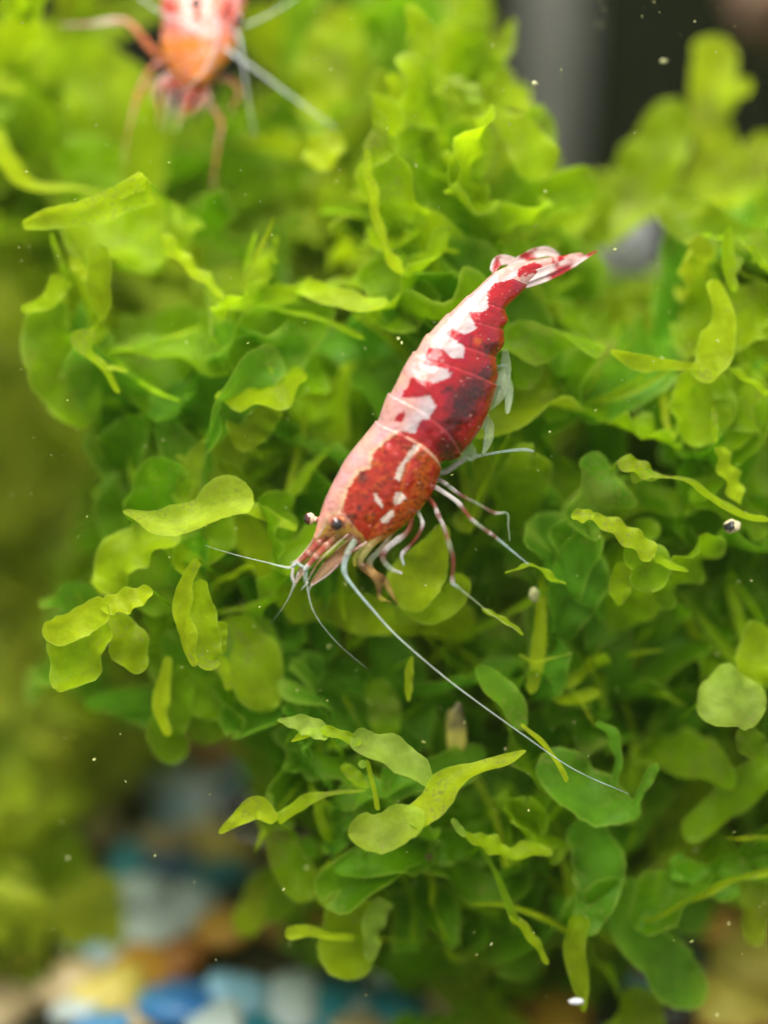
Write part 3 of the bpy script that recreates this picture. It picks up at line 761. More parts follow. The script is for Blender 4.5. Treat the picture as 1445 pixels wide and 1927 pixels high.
WHITE = [(600, 1012), (612, 990), (620, 971), (642, 967), (646, 949), (653, 927), (664, 905), (677, 887), (697, 883), (701, 854), (721, 836), (739, 821), (750, 812),
 (786, 819), (790, 808), (793, 796), (810, 792), (824, 768), (814, 748), (785, 752), (764, 752), (761, 744), (772, 728), (780, 713), (819, 724), (852, 714), (848, 698), (812, 692),
 (797, 690), (805, 679), (811, 658), (824, 657), (838, 662), (854, 677), (876, 676), (878, 656), (854, 640), (843, 630), (856, 620), (876, 634), (901, 622), (890, 602), (885, 591),
 (907, 591), (922, 584), (921, 551), (934, 537), (961, 531), (976, 524), (985, 505), (1140, 455), (900, 380), (500, 700), (500, 1012)]
REDSPOT = [[(741, 793), (750, 776), (760, 775), (762, 783), (757, 795)], [(975, 508), (1000, 496), (1020, 497), (1012, 507), (985, 520), (972, 526)]]
CREAM = [[(788, 838), (779, 839), (764, 858), (748, 880), (743, 900), (750, 906), (758, 893), (762, 875), (776, 858), (787, 846)],
         [(703, 928), (708, 929), (721, 950), (720, 957), (714, 953), (706, 940)], [(745, 925), (756, 927), (763, 938), (752, 946), (745, 952), (739, 945)],
         [(733, 962), (741, 958), (740, 970), (728, 985), (719, 985), (716, 977), (726, 967)]]
def seg_d(x, y, P):
    d = 1e9
    for i in range(len(P) - 1):
        ax, ay = P[i]; bx, by = P[i + 1]
        t = max(0, min(1, ((x - ax) * (bx - ax) + (y - ay) * (by - ay)) / ((bx - ax) ** 2 + (by - ay) ** 2 + 1e-9)))
        d = min(d, math.hypot(x - ax - t * (bx - ax), y - ay - t * (by - ay)))
    return d
C_WHITE = srgb(200, 150, 140); C_PEACH = srgb(220, 140, 106); C_LILAC = srgb(194, 138, 160); C_CREAM = srgb(220, 186, 134)
C_RED = srgb(166, 0, 22); C_ORED = srgb(176, 36, 4); C_OCHRE = srgb(206, 104, 22); C_DARK = srgb(44, 2, 10); C_PURP = srgb(146, 2, 48)
def body_col(x, y, st, fr=0.0):
    n1 = noise.noise(Vector((x / 7, y / 7, 1.0))); n2 = noise.noise(Vector((x / 7, y / 7, 9.0)))
    n3 = noise.noise(Vector((x / 26, y / 26, 4.0))); n4 = noise.noise(Vector((x / 3.2, y / 3.2, 6.0)))
    jx, jy = x + 2.6 * n1 + 2.4 * n4, y + 2.6 * n2 - 2.4 * n4
    red = [in_poly(jx, jy, p) for p in REDSPOT]
    if st > 9.3: jx += 4.2; jy += 3.6
    if in_poly(jx, jy, WHITE) and not any(red):
        head = sm(9, 4, st) if st < 9 else 0
        c = lerp(C_WHITE, C_PEACH, 0.15 + 0.65 * sm(6, 2, st))
        c = lerp(c, C_LILAC, max(0, min(.6, .5 * n3 + .2)))
        e = seg_d(jx, jy, WHITE[:39])
        c = lerp(C_CREAM, c, sm(0, 12, e) * .7 + .3) if st < 9.2 else c
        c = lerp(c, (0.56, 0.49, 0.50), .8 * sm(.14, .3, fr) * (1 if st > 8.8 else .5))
        c = lerp(c, srgb(220, 130, 130), sm(.3, .6, noise.noise(Vector((x / 5, y / 5, 61.0))) + .4 * n3) * .35)
        k = 1 + 0.12 * n1 + .1 * n4
        return tuple(min(.92, v * k) for v in c)
    for p in CREAM:
        if in_poly(x + 1.5 * n1, y + 1.5 * n2, p): return lerp(lerp(C_CREAM, (0.86, 0.80, 0.76), .6), C_ORED, max(0, min(.5, .35 + n4 * .9)) * .5)
    if st < 5.2:                                   # glassy face in front of the shell margin
        f = (x - 646) * (1036 - 968) - (y - 968) * (702 - 646)
        f /= 88.0
        if f < 3 + 2 * n1: return lerp(lerp(srgb(196, 150, 60), srgb(206, 140, 120), sm(-.2, .3, n3 + .4 * n1)), srgb(150, 60, 40), sm(.25, .5, n1))
    ab = sm(8.6, 9.8, st)
    c = lerp(C_ORED, C_RED, ab)
    if ab < .5:
        c = lerp(c, C_RED, sm(5.5, 9, st) * .7)
        och = sm(0.0, 0.45, n1 * .35 + n3 * .9 + (0.25 if in_poly(x, y, GILL) else -.05))
        c = lerp(c, C_OCHRE, och * .65)
        g = seg_d(x + n4, y + n4, GILL[:7])
        c = lerp(C_OCHRE, c, sm(0.6, 3.5, g) * .75 + .25)
        c = lerp(c, C_DARK, sm(.1, .45, n3 * .6 + n2 * .7) * .6)
        n5 = noise.noise(Vector((x / 4.5, y / 4.5, 31.0))); n6 = noise.noise(Vector((x / 12, y / 12, 41.0)))
        c = lerp(c, srgb(214, 110, 30), sm(.2, .6, .5 * n5 + .9 * n6) * .55)
        c = lerp(c, srgb(200, 22, 36), sm(.1, .4, n6) * .4)
        # dark flank spots by the eye and neck
        for (sx, sy, sr) in ((662, 973, 9), (683, 898, 13), (676, 955, 6)):
            c = lerp(C_DARK, c, sm(sr * .4, sr * 1.3, math.hypot(x - sx, y - sy) + 3 * n1) * .7 + .3)
    else:
        c = lerp(c, C_PURP, sm(0, .5, n3) * .6)
        for (sx, sy, sr) in ((872, 752, 42), (895, 730, 34), (842, 735, 14), (845, 842, 34), (868, 775, 34), (922, 655, 20), (885, 640, 10), (915, 700, 22), (850, 800, 20)):
            c = lerp(C_DARK, c, sm(sr * .25, sr * 1.15, math.hypot(x - sx, y - sy) + 10 * n1 + 8 * n3) * .8 + .2)
        c = lerp(c, C_OCHRE, .6 * sm(11, 2, math.hypot(x - 898, y - 642) + 5 * n1))
        if st > 23.6: c = lerp(c, C_WHITE, sm(.0, .25, n3 + n1 * .5 + .15))
    if 8.8 < st < 9.12 and y > 822: c = lerp(c, srgb(226, 178, 150), .7 * sm(.17, .05, abs(st - 8.96)))
    for b_ in BOUND[1:]:
        if 0 < st - b_ < .2: c = tuple(v * .7 for v in c)
        elif -.14 < st - b_ <= 0: c = lerp(c, srgb(214, 90, 96), .2)
    n7 = noise.noise(Vector((x / 2.6, y / 2.6, 51.0)))
    c = lerp(c, srgb(240, 200, 180), sm(.6, .72, n7) * .7)           # small glints painted into the shell colour
    k = 1 + 0.16 * n4 + .14 * n1
    return tuple(max(0, v * k) for v in c)

V = []; cols = []
for i in range(NS):
    dx, dy, vx, vy, wd = rows[i]; x = stp[i]
    cx, cy = (dx + vx) / 2, (dy + vy) / 2; hx, hy = (dx - vx) / 2, (dy - vy) / 2
    rg = ridge(x)
    # rearward bulge of the section in side view
    L_ = math.hypot(hx, hy) + 1e-6
    rx, ry = -hy / L_, hx / L_                      # perpendicular in the picture
    if rx * (-AF[0]) + ry * (-AF[1]) < 0: rx, ry = -rx, -ry
    bul = 0.20 * L_ * sm(2.5, 6, x) * (1 - sm(11, 14, x) * .5) * (1 - sm(20, 23, x))
    for j in range(NT):
        th = 2 * math.pi * j / NT
        ct, st_ = math.cos(th), math.sin(th)
        # slightly keeled back, fuller flanks
        hh = ct; ww = math.copysign(abs(st_) ** 0.85, st_)
        off = bul * (1 - ct * ct)
        px = cx + hx * hh * rg + rx * off; py = cy + hy * hh * rg + ry * off
        wv = wd * ww * rg
        qx, qy, qw = roll_px(px, py, abs(wv))
        if x < 9.1:
            g = seg_d(qx, qy, GILL[:7])
            s_in = 1.0 if in_poly(qx, qy, GILL) else 0.0
            wv *= 1 + 0.045 * (s_in * sm(0, 9, g)) - 0.03 * sm(4, 0, g)
        wv *= 1 + 0.022 * noise.noise(Vector((qx / 18, qy / 18, 2.0)))
        fx, fy, fw = roll_px(px, py, wv)
        V.append(sp(fx, fy, fw))
        cols.append((*body_col(qx, qy, x, (1 - ct) / 2), 1.0))
F = [(i * NT + j, i * NT + (j + 1) % NT, (i + 1) * NT + (j + 1) % NT, (i + 1) * NT + j) for i in range(NS - 1) for j in range(NT)]
F.append(tuple(range(NT - 1, -1, -1))); F.append(tuple((NS - 1) * NT + j for j in range(NT)))
hero = empty('shrimp', sp(852, 1100, 0), 'red shrimp with a white back stripe and white bars, head down over the leaves', 'shrimp')
mesh_obj('body', V, F, M_SHELL, hero, cols=cols)

def limb(name, parent, pts, radii, bands, mat=None, n=10, res=40, depth=sp, knots=None, thin=0.68, clear=0.54):
    """jointed limb; pts (px,py,toward viewer px); radii px; bands: list of (t, rgb, alpha); knots: swelling joints t"""
    C = cat_rom([(*p, r) for p, r in zip(pts, radii)], res)
    P = [np.array(depth(c[0], c[1], c[2])) for c in C]
    R = []
    for i, c in enumerate(C):
        t = i / (res - 1); r = max(.35, c[3] * thin)
        if knots:
            for k in knots: r *= 1 + 0.22 * math.exp(-((t - k) / .025) ** 2)
        R.append(r * PX)
    V, F = lathe_tube(P, R, n)
    ts = [b[0] for b in bands]; cl = np.array([[*b[1], b[2]] for b in bands])
    cols = []
    for i in range(res):
        t = i / (res - 1)
        c = [float(np.interp(t, ts, cl[:, q])) for q in range(4)]
        k = 1 + .45 * noise.noise(Vector((t * 34, len(V) * .37 + radii[0], 3.0)))
        cols += [(c[0] * k, c[1] * k, c[2] * k, c[3] if c[3] > .99 else c[3] * clear)] * n
    return mesh_obj(name, V, F, mat or M_LIMB, parent, cols=cols)
WB = srgb(222, 210, 206); RB = srgb(142, 58, 46); CL = srgb(176, 190, 160); BR = srgb(120, 70, 40); ICE = srgb(186, 206, 200)
def banded(k=4, a_w=.9, a_r=.75, end=ICE, a_e=.55, red=RB):
    out = []
    for i in range(k):
        t0, t1 = i / k, (i + 1) / k
        out += [(t0 + .02, WB, a_w), (t0 + .3 / k, WB, a_w), (t0 + .45 / k, red, a_r), (t1 - .06 / k, red, a_r)]
    out[-1] = (.93, lerp(red, end, .5), a_e); out.append((1, end, a_e)); return out
limb('leg', hero, [(800, 905, -18), (834, 926, 5), (862, 946, 14), (886, 976, 20), (917, 1000, 22), (930, 1009, 22), (960, 1034, 20), (995, 1063, 15)], [8, 7, 6.5, 5.6, 5.4, 5.2, 3.4, 1.6],
     [(0, WB, .9), (.3, WB, .95), (.34, RB, .85), (.42, RB, .8), (.45, WB, .8), (.48, CL, .6), (.58, RB, .6), (.62, WB, .8), (.72, RB, .5), (.76, ICE, .6), (1, ICE, .7)], knots=[.3, .45, .6])
limb('leg', hero, [(805, 890, -35), (838, 910, -30), (847, 917, -32), (869, 933, -38), (895, 946, -42), (930, 965, -48), (954, 966, -52), (956, 989, -52), (959, 1018, -50)], [7, 7, 6, 6, 5.4, 5.2, 4.2, 3, 1.8],
     [(0, RB, .7), (.14, WB, .9), (.2, CL, .5), (.28, WB, .95), (.38, RB, .7), (.5, CL, .5), (.62, RB, .5), (.65, WB, .7), (.7, CL, .4), (1, CL, .35)], knots=[.27, .62])
limb('leg', hero, [(800, 930, -12), (817, 950, 8), (824, 969, 14), (834, 989, 18), (845, 1024, 20), (853, 1055, 18), (851, 1094, 12), (863, 1106, 6), (889, 1127, 0), (926, 1157, -8), (978, 1190, -14)], [8, 7, 7, 6.4, 7.6, 7.4, 6.6, 5, 3.6, 2.6, 1.2],
     [(0, RB, .8), (.12, RB, .8), (.16, WB, .95), (.21, RB, .8), (.27, WB, .8), (.36, RB, .7), (.4, CL, .5), (.47, RB, .5), (.57, RB, .5), (.6, WB, .9), (.66, ICE, .7), (.7, CL, .35), (1, srgb(190, 200, 110), .4)], knots=[.2, .4, .6])
limb('leg', hero, [(800, 880, -45), (834, 889, -50), (869, 867, -55), (900, 858, -58), (945, 850, -62), (985, 846, -66), (1004, 850, -68)], [9, 9, 8, 5, 4, 5, 3],
     [(0, CL, .45), (.3, WB, .6), (.42, CL, .35), (.6, ICE, .45), (1, ICE, .6)], knots=[.33, .5])
limb('leg', hero, [(785, 960, -5), (795, 984, 8), (788, 1005, 14), (772, 1026, 16), (756, 1044, 16), (760, 1064, 14)], [6, 6, 6, 5.4, 6, 4], [(0, CL, .5), (.2, WB, .9), (.35, RB, .5), (.6, RB, .5), (.75, WB, .8), (1, ICE, .8)], knots=[.2, .75])
limb('leg', hero, [(775, 975, 0), (767, 1000, 18), (745, 1018, 22), (728, 1032, 24), (720, 1050, 24), (735, 1070, 22), (757, 1079, 18)], [8, 8, 9, 9, 9, 7, 4], [(0, RB, .6), (.2, RB, .6), (.3, WB, .7), (.5, WB, .6), (.6, RB, .6), (.8, CL, .6), (1, WB, .9)], knots=[.3, .6])
OC = srgb(196, 150, 84); DB = srgb(110, 58, 30)
limb('claw', hero, [(720, 1005, 5), (695, 1030, 22), (678, 1058, 26), (700, 1078, 28), (722, 1092, 26), (736, 1116, 22), (748, 1138, 16)], [9, 10, 10, 13, 11, 7, 2], [(0, OC, .5), (.25, srgb(200, 190, 110), .55), (.4, DB, .6), (.5, OC, .7), (.65, DB, .65), (.8, OC, .7), (1, DB, .7)], knots=[.4, .7])
limb('claw', hero, [(740, 1000, -10), (715, 1035, 0), (695, 1060, 2), (712, 1100, 4), (715, 1124, 4), (738, 1134, 0)], [8, 9, 10, 10, 8, 2], [(0, OC, .5), (.3, CL, .5), (.5, OC, .6), (.7, DB, .6), (.85, srgb(214, 196, 70), .7), (1, DB, .7)], knots=[.5])
limb('mouth_limb', hero, [(705, 1015, 10), (685, 1028, 20), (668, 1048, 22), (668, 1066, 20)], [7, 8, 7, 4], [(0, OC, .5), (.5, srgb(190, 190, 90), .4), (1, srgb(220, 200, 70), .6)])
# swimmerets under the tail
def blade(name, parent, pts, widths, col, alpha, depth=sp, roll=0.0, cup=.15, mat=None, m=7, spots=None):
    P = [depth(*p) for p in pts]; Wd = [x * PX for x in widths]
    V, F, E = ribbon(P, Wd, roll, cup, .03, 18, m, len(pts) + widths[0], .6, 1.0, hint=np.array(CAMD))
    # closed thin blade
    V = [np.array(v) for v in V]; nv = len(V); t = np.array(CAMD) * (1.6 * PX)
    V2 = V + [v - t * max(0.1, 1 - e) for v, e in zip(V, E)]
    F2 = F + [tuple(i + nv for i in f[::-1]) for f in F]
    n_ = 19
    rim = [j for j in range(m)] + [i * m + m - 1 for i in range(1, n_)] + [(n_ - 1) * m + j for j in range(m - 2, -1, -1)] + [i * m for i in range(n_ - 2, 0, -1)]
    for a, b in zip(rim, rim[1:] + rim[:1]): F2.append((b, a, a + nv, b + nv))
    cols = []
    for i, v in enumerate(V2):
        c = col
        if spots:
            nn = noise.noise(Vector((v[0] * 14, v[1] * 14, v[2] * 14)))
            c = lerp(col, spots, sm(.05, .25, nn))
        cols.append((*c, alpha))
    return mesh_obj(name, V2, F2, mat or M_LIMB, parent, cols=cols)
SW = srgb(196, 214, 170)
blade('swimmeret', hero, [(905, 770, -30), (935, 740, -36), (950, 700, -40), (950, 655, -40)], [30, 34, 24, 10], SW, .17)
blade('swimmeret', hero, [(915, 720, -30), (945, 715, -34), (957, 740, -36), (954, 780, -36)], [24, 26, 18, 8], SW, .19)
blade('swimmeret', hero, [(890, 800, -30), (915, 795, -34), (920, 825, -36), (908, 855, -36)], [26, 24, 16, 7], SW, .19)
blade('swimmeret', hero, [(850, 840, -30), (880, 850, -36), (890, 868, -38)], [34, 30, 12], SW, .17)
limb('swimmeret', hero, [(918, 760, -34), (914, 800, -38), (909, 853, -40)], [3, 3, 2], [(0, ICE, .5), (1, ICE, .4)])
limb('swimmeret', hero, [(935, 690, -34), (953, 690, -38), (957, 730, -40), (957, 775, -38)], [3, 3, 2.4, 1.4], [(0, ICE, .5), (1, ICE, .4)])
# tail fan
CW = srgb(236, 206, 200)
blade('tail_blade', hero, [(962, 540, 12), (1010, 527, 12), (1060, 506, 8), (1124, 471, 0)], [16, 20, 15, 3], CW, .85, mat=M_SHELL, spots=C_RED)
blade('tail_blade', hero, [(975, 530, 18), (1015, 514, 16), (1060, 497, 10), (1100, 480, 2)], [14, 18, 14, 5], CW, .95, mat=M_SHELL, spots=C_RED)
blade('tail_blade', hero, [(925, 512, -14), (938, 492, -20), (958, 490, -24), (985, 500, -26)], [12, 20, 16, 7], CW, .85, mat=M_SHELL, spots=C_RED)
blade('tail_blade', hero, [(955, 500, -12), (1000, 480, -20), (1030, 474, -26), (1055, 484, -28)], [10, 20, 18, 6], CW, .85, mat=M_SHELL, spots=C_RED)
# eyes on stalks
def ball(name, parent, c, r, colf, depth=sp, mat=None, squash=1.0, nu=24, nv=16):
    C = np.array(depth(*c)); V = []; F = []; cols = []
    A = np.array(CAMD); Rr = np.array(RT); U_ = np.cross(A, Rr)
    for i in range(nv + 1):
        ph = math.pi * i / nv
        for j in range(nu):
            th = 2 * math.pi * j / nu
            v = A * math.cos(ph) + (Rr * math.cos(th) + U_ * math.sin(th)) * math.sin(ph)
            V.append(C + v * r * PX); cols.append((*colf(v, A, Rr, U_), 1))
    for i in range(nv):
        for j in range(nu): F.append((i * nu + j, (i + 1) * nu + j, (i + 1) * nu + (j + 1) % nu, i * nu + (j + 1) % nu))
    return mesh_obj(name, V, F, mat or M_EYE, parent, cols=cols)
EB = srgb(92, 30, 18); EK = (0.012, 0.006, 0.005); ER = srgb(196, 110, 74)
def eye_col(v, A, R_, U_):
    d = float(np.dot(v, norm(A * .9 + R_ * .25 - U_ * .1)))
    return lerp(lerp(ER, EB, sm(.1, .4, d)), EK, sm(.66, .8, d))
def eye_col2(v, A, R_, U_):
    d = float(np.dot(v, norm(-R_ * 1 + A * .25)))
    c = lerp(srgb(240, 214, 180), EB, sm(-.1, .1, d)); return lerp(c, EK, sm(.5, .7, d))
s1 = limb('eyestalk', hero, [(652, 972, 22), (642, 980, 40), (634, 986, 46)], [8, 10, 10], [(0, srgb(200, 120, 70), 1), (1, srgb(210, 140, 100), 1)], res=10)
s2 = limb('eyestalk', hero, [(612, 972, -14), (598, 978, -18), (586, 976, -20)], [8, 8, 9], [(0, srgb(220, 140, 110), 1), (.5, srgb(160, 70, 50), 1), (.7, srgb(250, 224, 190), 1), (1, srgb(240, 200, 160), 1)], res=10)
ball('eye', s1, (633, 986, 50), 13, eye_col)
ball('eye', s2, (582, 976, -20), 12, eye_col2)
# antennule stalks, scales
FL0 = srgb(214, 222, 206); PK = srgb(186, 90, 80); PKW = srgb(232, 190, 180); TR = srgb(206, 160, 130)
PED = [(0, srgb(170, 140, 60), .75), (.22, srgb(150, 50, 40), .9), (.3, srgb(206, 140, 120), .7), (.36, srgb(170, 56, 50), .9), (.52, srgb(190, 100, 90), .7), (.58, srgb(214, 160, 146), .8), (.64, srgb(160, 56, 48), .95), (.8, srgb(196, 110, 90), .8), (.86, WB, .95), (1, ICE, .9)]
limb('antennule', hero, [(622, 1000, 0), (598, 1024, 4), (575, 1046, 4), (550, 1066, 2)], [12, 11, 9, 5], PED, knots=[.3, .58, .86], clear=.85)
limb('antennule', hero, [(640, 1005, 18), (612, 1030, 24), (590, 1053, 24), (572, 1074, 20)], [12, 10, 8, 5], PED, knots=[.3, .58, .86], clear=.85)
blade('antenna_scale', hero, [(676, 1010, 20), (645, 1036, 26), (616, 1064, 26), (584, 1102, 20)], [16, 22, 18, 6], srgb(206, 150, 120), .34, spots=srgb(140, 56, 44), cup=.3)
blade('antenna_scale', hero, [(610, 1010, -16), (585, 1045, -14), (568, 1072, -12), (554, 1100, -12)], [12, 15, 13, 6], srgb(226, 180, 160), .34, spots=srgb(150, 66, 50), cup=.3)
limb('antenna_scale', hero, [(690, 1020, 20), (655, 1044, 30), (618, 1080, 28), (584, 1104, 22)], [5, 4, 3, 1.4], [(0, PKW, .8), (.3, srgb(160, 70, 50), .9), (.6, PKW, .8), (1, WB, .8)])
limb('antenna_scale', hero, [(655, 1005, 30), (625, 1032, 34), (598, 1060, 32), (575, 1100, 26)], [3, 3, 2.4, 1], [(0, PKW, .8), (.4, srgb(226, 196, 170), .9), (.7, srgb(160, 70, 60), .9), (1, WB, .8)])
limb('rostrum_bristle', hero, [(600, 1000, 4), (580, 1030, 8), (560, 1052, 8), (546, 1060, 6)], [4, 3, 2, 1], [(0, srgb(150, 60, 40), .9), (.5, PKW, .8), (1, WB, .8)])
for bx, by, ex, ey, bw in ((552, 1068, 548, 1096, 2), (562, 1076, 556, 1106, 4), (580, 1096, 566, 1112, 20), (588, 1098, 580, 1116, 22), (572, 1074, 574, 1100, 20)):
    limb('bristle', hero, [(bx, by, bw), ((bx + ex) / 2 - 1, (by + ey) / 2, bw + 2), (ex, ey, bw)], [2.4, 1.8, .7], [(0, WB, .8), (1, FL0, .5)], res=10)
FL = srgb(214, 222, 206)
limb('antennule_feeler', hero, [(552, 1064, 2), (541, 1068, 2), (500, 1058, 0), (440, 1043, -4), (385, 1026, -10)], [5, 3.6, 1.6, 1.2, .6], [(0, WB, .9), (.3, FL, .8), (1, FL, .35)])
limb('antennule_feeler', hero, [(560, 1060, 2), (566, 1064, 16), (576, 1072, 18), (577, 1095, 18), (590, 1150, 16), (630, 1205, 8), (690, 1258, -10)], [4, 4, 4, 3, 1.6, 1.1, .5], [(0, ICE, .9), (.4, ICE, .7), (.6, FL, .6), (1, FL, .3)])
limb('antennule_feeler', hero, [(552, 1066, 2), (550, 1085, 4), (553, 1100, 4), (538, 1135, -4), (508, 1175, -20)], [4, 5, 4, 1.4, .6], [(0, WB, .8), (.4, WB, .8), (.6, FL, .35), (1, FL, .15)])
limb('antenna', hero, [(668, 1015, 26), (655, 1040, 34), (648, 1062, 36), (650, 1082, 36), (668, 1108, 36), (700, 1146, 34), (750, 1200, 30), (850, 1285, 20), (980, 1380, 8), (1080, 1448, -4), (1182, 1494, -16)],
     [9, 9, 8, 6, 4.2, 3.2, 2.3, 1.8, 1.5, 1.2, .7], [(0, CL, .5), (.18, ICE, .6), (.4, ICE, .85), (.7, FL, .8), (1, ICE, .7)], res=90, knots=[.26], thin=.72, clear=.72)

# ------------------------------------------------------------------ the orange shrimp, facing the lens, half out of the picture
D2 = 1.3
def sp2(px, py, wv=0): return at(px, py, D2 - wv * PX)
second = empty('shrimp', sp2(360, 215, 0), 'blurred orange-pink shrimp facing the lens, cut off by the top edge', 'shrimp')
ST2 = [((380, 150), (362, 172), 60, 16), ((378, 90), (362, 160), 64, 42), ((372, 50), (370, 140), 60, 64), ((372, 10), (382, 118), 40, 72), ((376, -40), (392, 80), -10, 72), ((384, -100), (404, 40), -80, 72),
       ((396, -170), (416, -20), -170, 64), ((410, -230), (430, -80), -270, 52), ((424, -270), (440, -130), -370, 40), ((436, -280), (446, -180), -470, 26), ((444, -270), (448, -230), -560, 8)]
rows2 = cat_rom([(a[0], a[1], b[0], b[1], wz, hw) for a, b, wz, hw in ST2], 120)
V = []; cols = []; n2_ = 64
OP = srgb(220, 112, 90); OY = srgb(222, 128, 30); OPK = srgb(226, 150, 142); ORD = srgb(206, 70, 50)
for i in range(120):
    dx, dy, vx, vy, wz, hw = rows2[i]; t = i / 119
    for j in range(n2_):
        th = 2 * math.pi * j / n2_
        px = (dx + vx) / 2 + (dx - vx) / 2 * math.cos(th) + hw * math.sin(th); py = (dy + vy) / 2 + (dy - vy) / 2 * math.cos(th)
        wv = wz + 22 * math.cos(th)
        V.append(sp2(px, py, wv))
        n_ = noise.noise(Vector((px / 16, py / 16, wv / 16)))
        c = lerp(OP, OPK, sm(0, .4, n_)); c = lerp(c, OY, sm(55, 85, py) * (1 - .3 * sm(.1, .5, n_))); c = lerp(c, ORD, sm(.1, .4, noise.noise(Vector((px / 9, py / 9, 5)))) * .8); c = lerp(c, (.72, .42, .36), sm(.2, .4, noise.noise(Vector((px / 11, py / 11, 25)))) * .6)
        cols.append((*c, 1))
F = [(i * n2_ + j, i * n2_ + (j + 1) % n2_, (i + 1) * n2_ + (j + 1) % n2_, (i + 1) * n2_ + j) for i in range(119) for j in range(n2_)]
F.append(tuple(range(n2_ - 1, -1, -1))); F.append(tuple(119 * n2_ + j for j in range(n2_)))
mesh_obj('body', V, F, M_SHELL, second, cols=cols)
OL = srgb(226, 130, 84); OW = srgb(240, 214, 206); WF = srgb(235, 238, 240)
B2 = [(0, OL, .95), (.2, OPK, .9), (.35, OL, .9), (.55, OPK, .85), (.7, OL, .85), (1, srgb(220, 190, 150), .6)]
def limb2(name, pts, radii, bands, **k): return limb(name, second, pts, radii, bands, depth=sp2, **k)
limb2('leg', [(340, 120, 0), (290, 96, 10), (246, 46, 14), (214, 40, 14), (170, 46, 10), (112, 47, 4)], [12, 12, 10, 10, 8, 3], [(0, OL, .95), (.3, OL, .95), (.5, OPK, .9), (.7, OW, .85), (.85, srgb(200, 120, 130), .8), (1, OW, .6)], knots=[.35, .6])
limb2('leg', [(335, 125, 10), (295, 120, 20), (270, 155, 24), (255, 185, 24), (246, 240, 20)], [9, 8, 7, 6, 3], B2, knots=[.5])
limb2('leg', [(345, 140, 20), (312, 155, 34), (292, 175, 36), (300, 200, 34), (300, 240, 28)], [9, 8, 7, 6, 3], B2, knots=[.5])
limb2('leg', [(395, 150, 10), (430, 150, 20), (452, 172, 22), (440, 195, 20), (432, 215, 16)], [9, 8, 6, 5, 3], B2, knots=[.5])
limb2('leg', [(385, 160, 20), (395, 195, 30), (415, 225, 32), (416, 245, 30), (408, 285, 26), (401, 350, 18), (402, 370, 14)], [9, 9, 8, 8, 5, 3, 1.6], B2, knots=[.45])
limb2('leg', [(335, 130, 0), (270, 175, 4), (245, 235, 0), (232, 310, -8)], [8, 6, 4, 2], B2)
limb2('claw', [(360, 150, 40), (330, 160, 60), (316, 160, 66), (312, 185, 66), (322, 225, 58)], [10, 9, 9, 8, 3], [(0, OL, .9), (.4, srgb(196, 40, 50), .95), (.6, OPK, .9), (1, srgb(210, 220, 150), .6)])
limb2('claw', [(375, 155, 40), (360, 178, 60), (352, 200, 62), (345, 215, 60), (330, 248, 52)], [10, 10, 10, 8, 3], [(0, OL, .9), (.4, srgb(196, 60, 60), .95), (.6, OY, .9), (1, srgb(220, 230, 160), .6)])
limb2('claw', [(390, 155, 36), (385, 180, 52), (368, 205, 56), (352, 212, 54)], [9, 9, 8, 4], B2)
for q, (x0, y0, x1, y1, x2, y2, c_) in enumerate([(350, 140, 322, 190, 312, 250, 0), (362, 145, 340, 200, 336, 240, 1), (372, 150, 372, 200, 356, 222, 1), (380, 150, 392, 188, 372, 215, 0), (352, 130, 302, 150, 286, 200, 0), (366, 140, 352, 190, 322, 218, 1)]):
    limb2('mouth_limb', [(x0, y0, 40), ((x0 + x1) / 2 + 3, (y0 + y1) / 2, 52), (x1, y1, 54), (x2, y2, 46)], [9, 9, 7, 3], [(0, OL, .8), (.4, (ORD if c_ else OPK), .8), (.7, OW, .6), (1, srgb(214, 210, 140), .4)])
s3 = limb2('eyestalk', [(380, 60, 60), (372, 30, 76), (369, 8, 84)], [9, 8, 9], [(0, OL, 1), (1, OL, 1)], res=10)
s4 = limb2('eyestalk', [(405, 60, 50), (430, 50, 64), (447, 40, 70)], [9, 8, 9], [(0, OPK, 1), (1, OL, 1)], res=10)
ball('eye', s3, (369, 6, 90), 13, eye_col, depth=sp2)
ball('eye', s4, (451, 38, 74), 12, eye_col, depth=sp2)
blade('antenna_scale', second, [(410, 60, 60), (430, 30, 76), (440, 0, 84), (440, -30, 86)], [30, 36, 34, 20], OPK, .9, depth=sp2, spots=ORD)
blade('antenna_scale', second, [(345, 70, 60), (326, 40, 76), (318, 10, 84), (320, -20, 86)], [30, 36, 34, 20], OPK, .9, depth=sp2, spots=ORD)
limb2('antenna', [(405, 75, 66), (436, 100, 74), (480, 130, 76), (540, 175, 74), (634, 243, 66)], [7, 5.4, 4, 3.4, 1.6], [(0, OPK, .9), (.2, WF, .85), (1, WF, .8)], res=60)
limb2('antenna', [(370, 70, 76), (372, 62, 84), (345, 42, 88), (300, 22, 84), (255, -10, 76)], [7, 6, 4, 3, 2.4], [(0, OPK, .9), (.3, WF, .9), (1, WF, .6)], res=60)
limb2('antennule_feeler', [(435, 55, 70), (448, 66, 78), (455, 100, 80), (466, 180, 76), (480, 258, 66)], [6, 5, 4, 2.4, 1.2], [(0, OPK, .9), (.2, WF, .85), (1, WF, .5)], res=50)
limb2('antennule_feeler', [(440, 50, 66), (462, 48, 70), (510, 25, 64), (560, -5, 56)], [5, 3, 2.6, 2], [(0, OPK, .9), (.3, WF, .75), (1, WF, .6)], res=50)
limb2('antennule_feeler', [(400, 20, 84), (410, 45, 96), (405, 90, 100), (385, 130, 98), (345, 178, 88)], [4, 4.6, 4, 3, 1.4], [(0, OPK, .9), (.3, WF, .9), (1, WF, .7)], res=50)

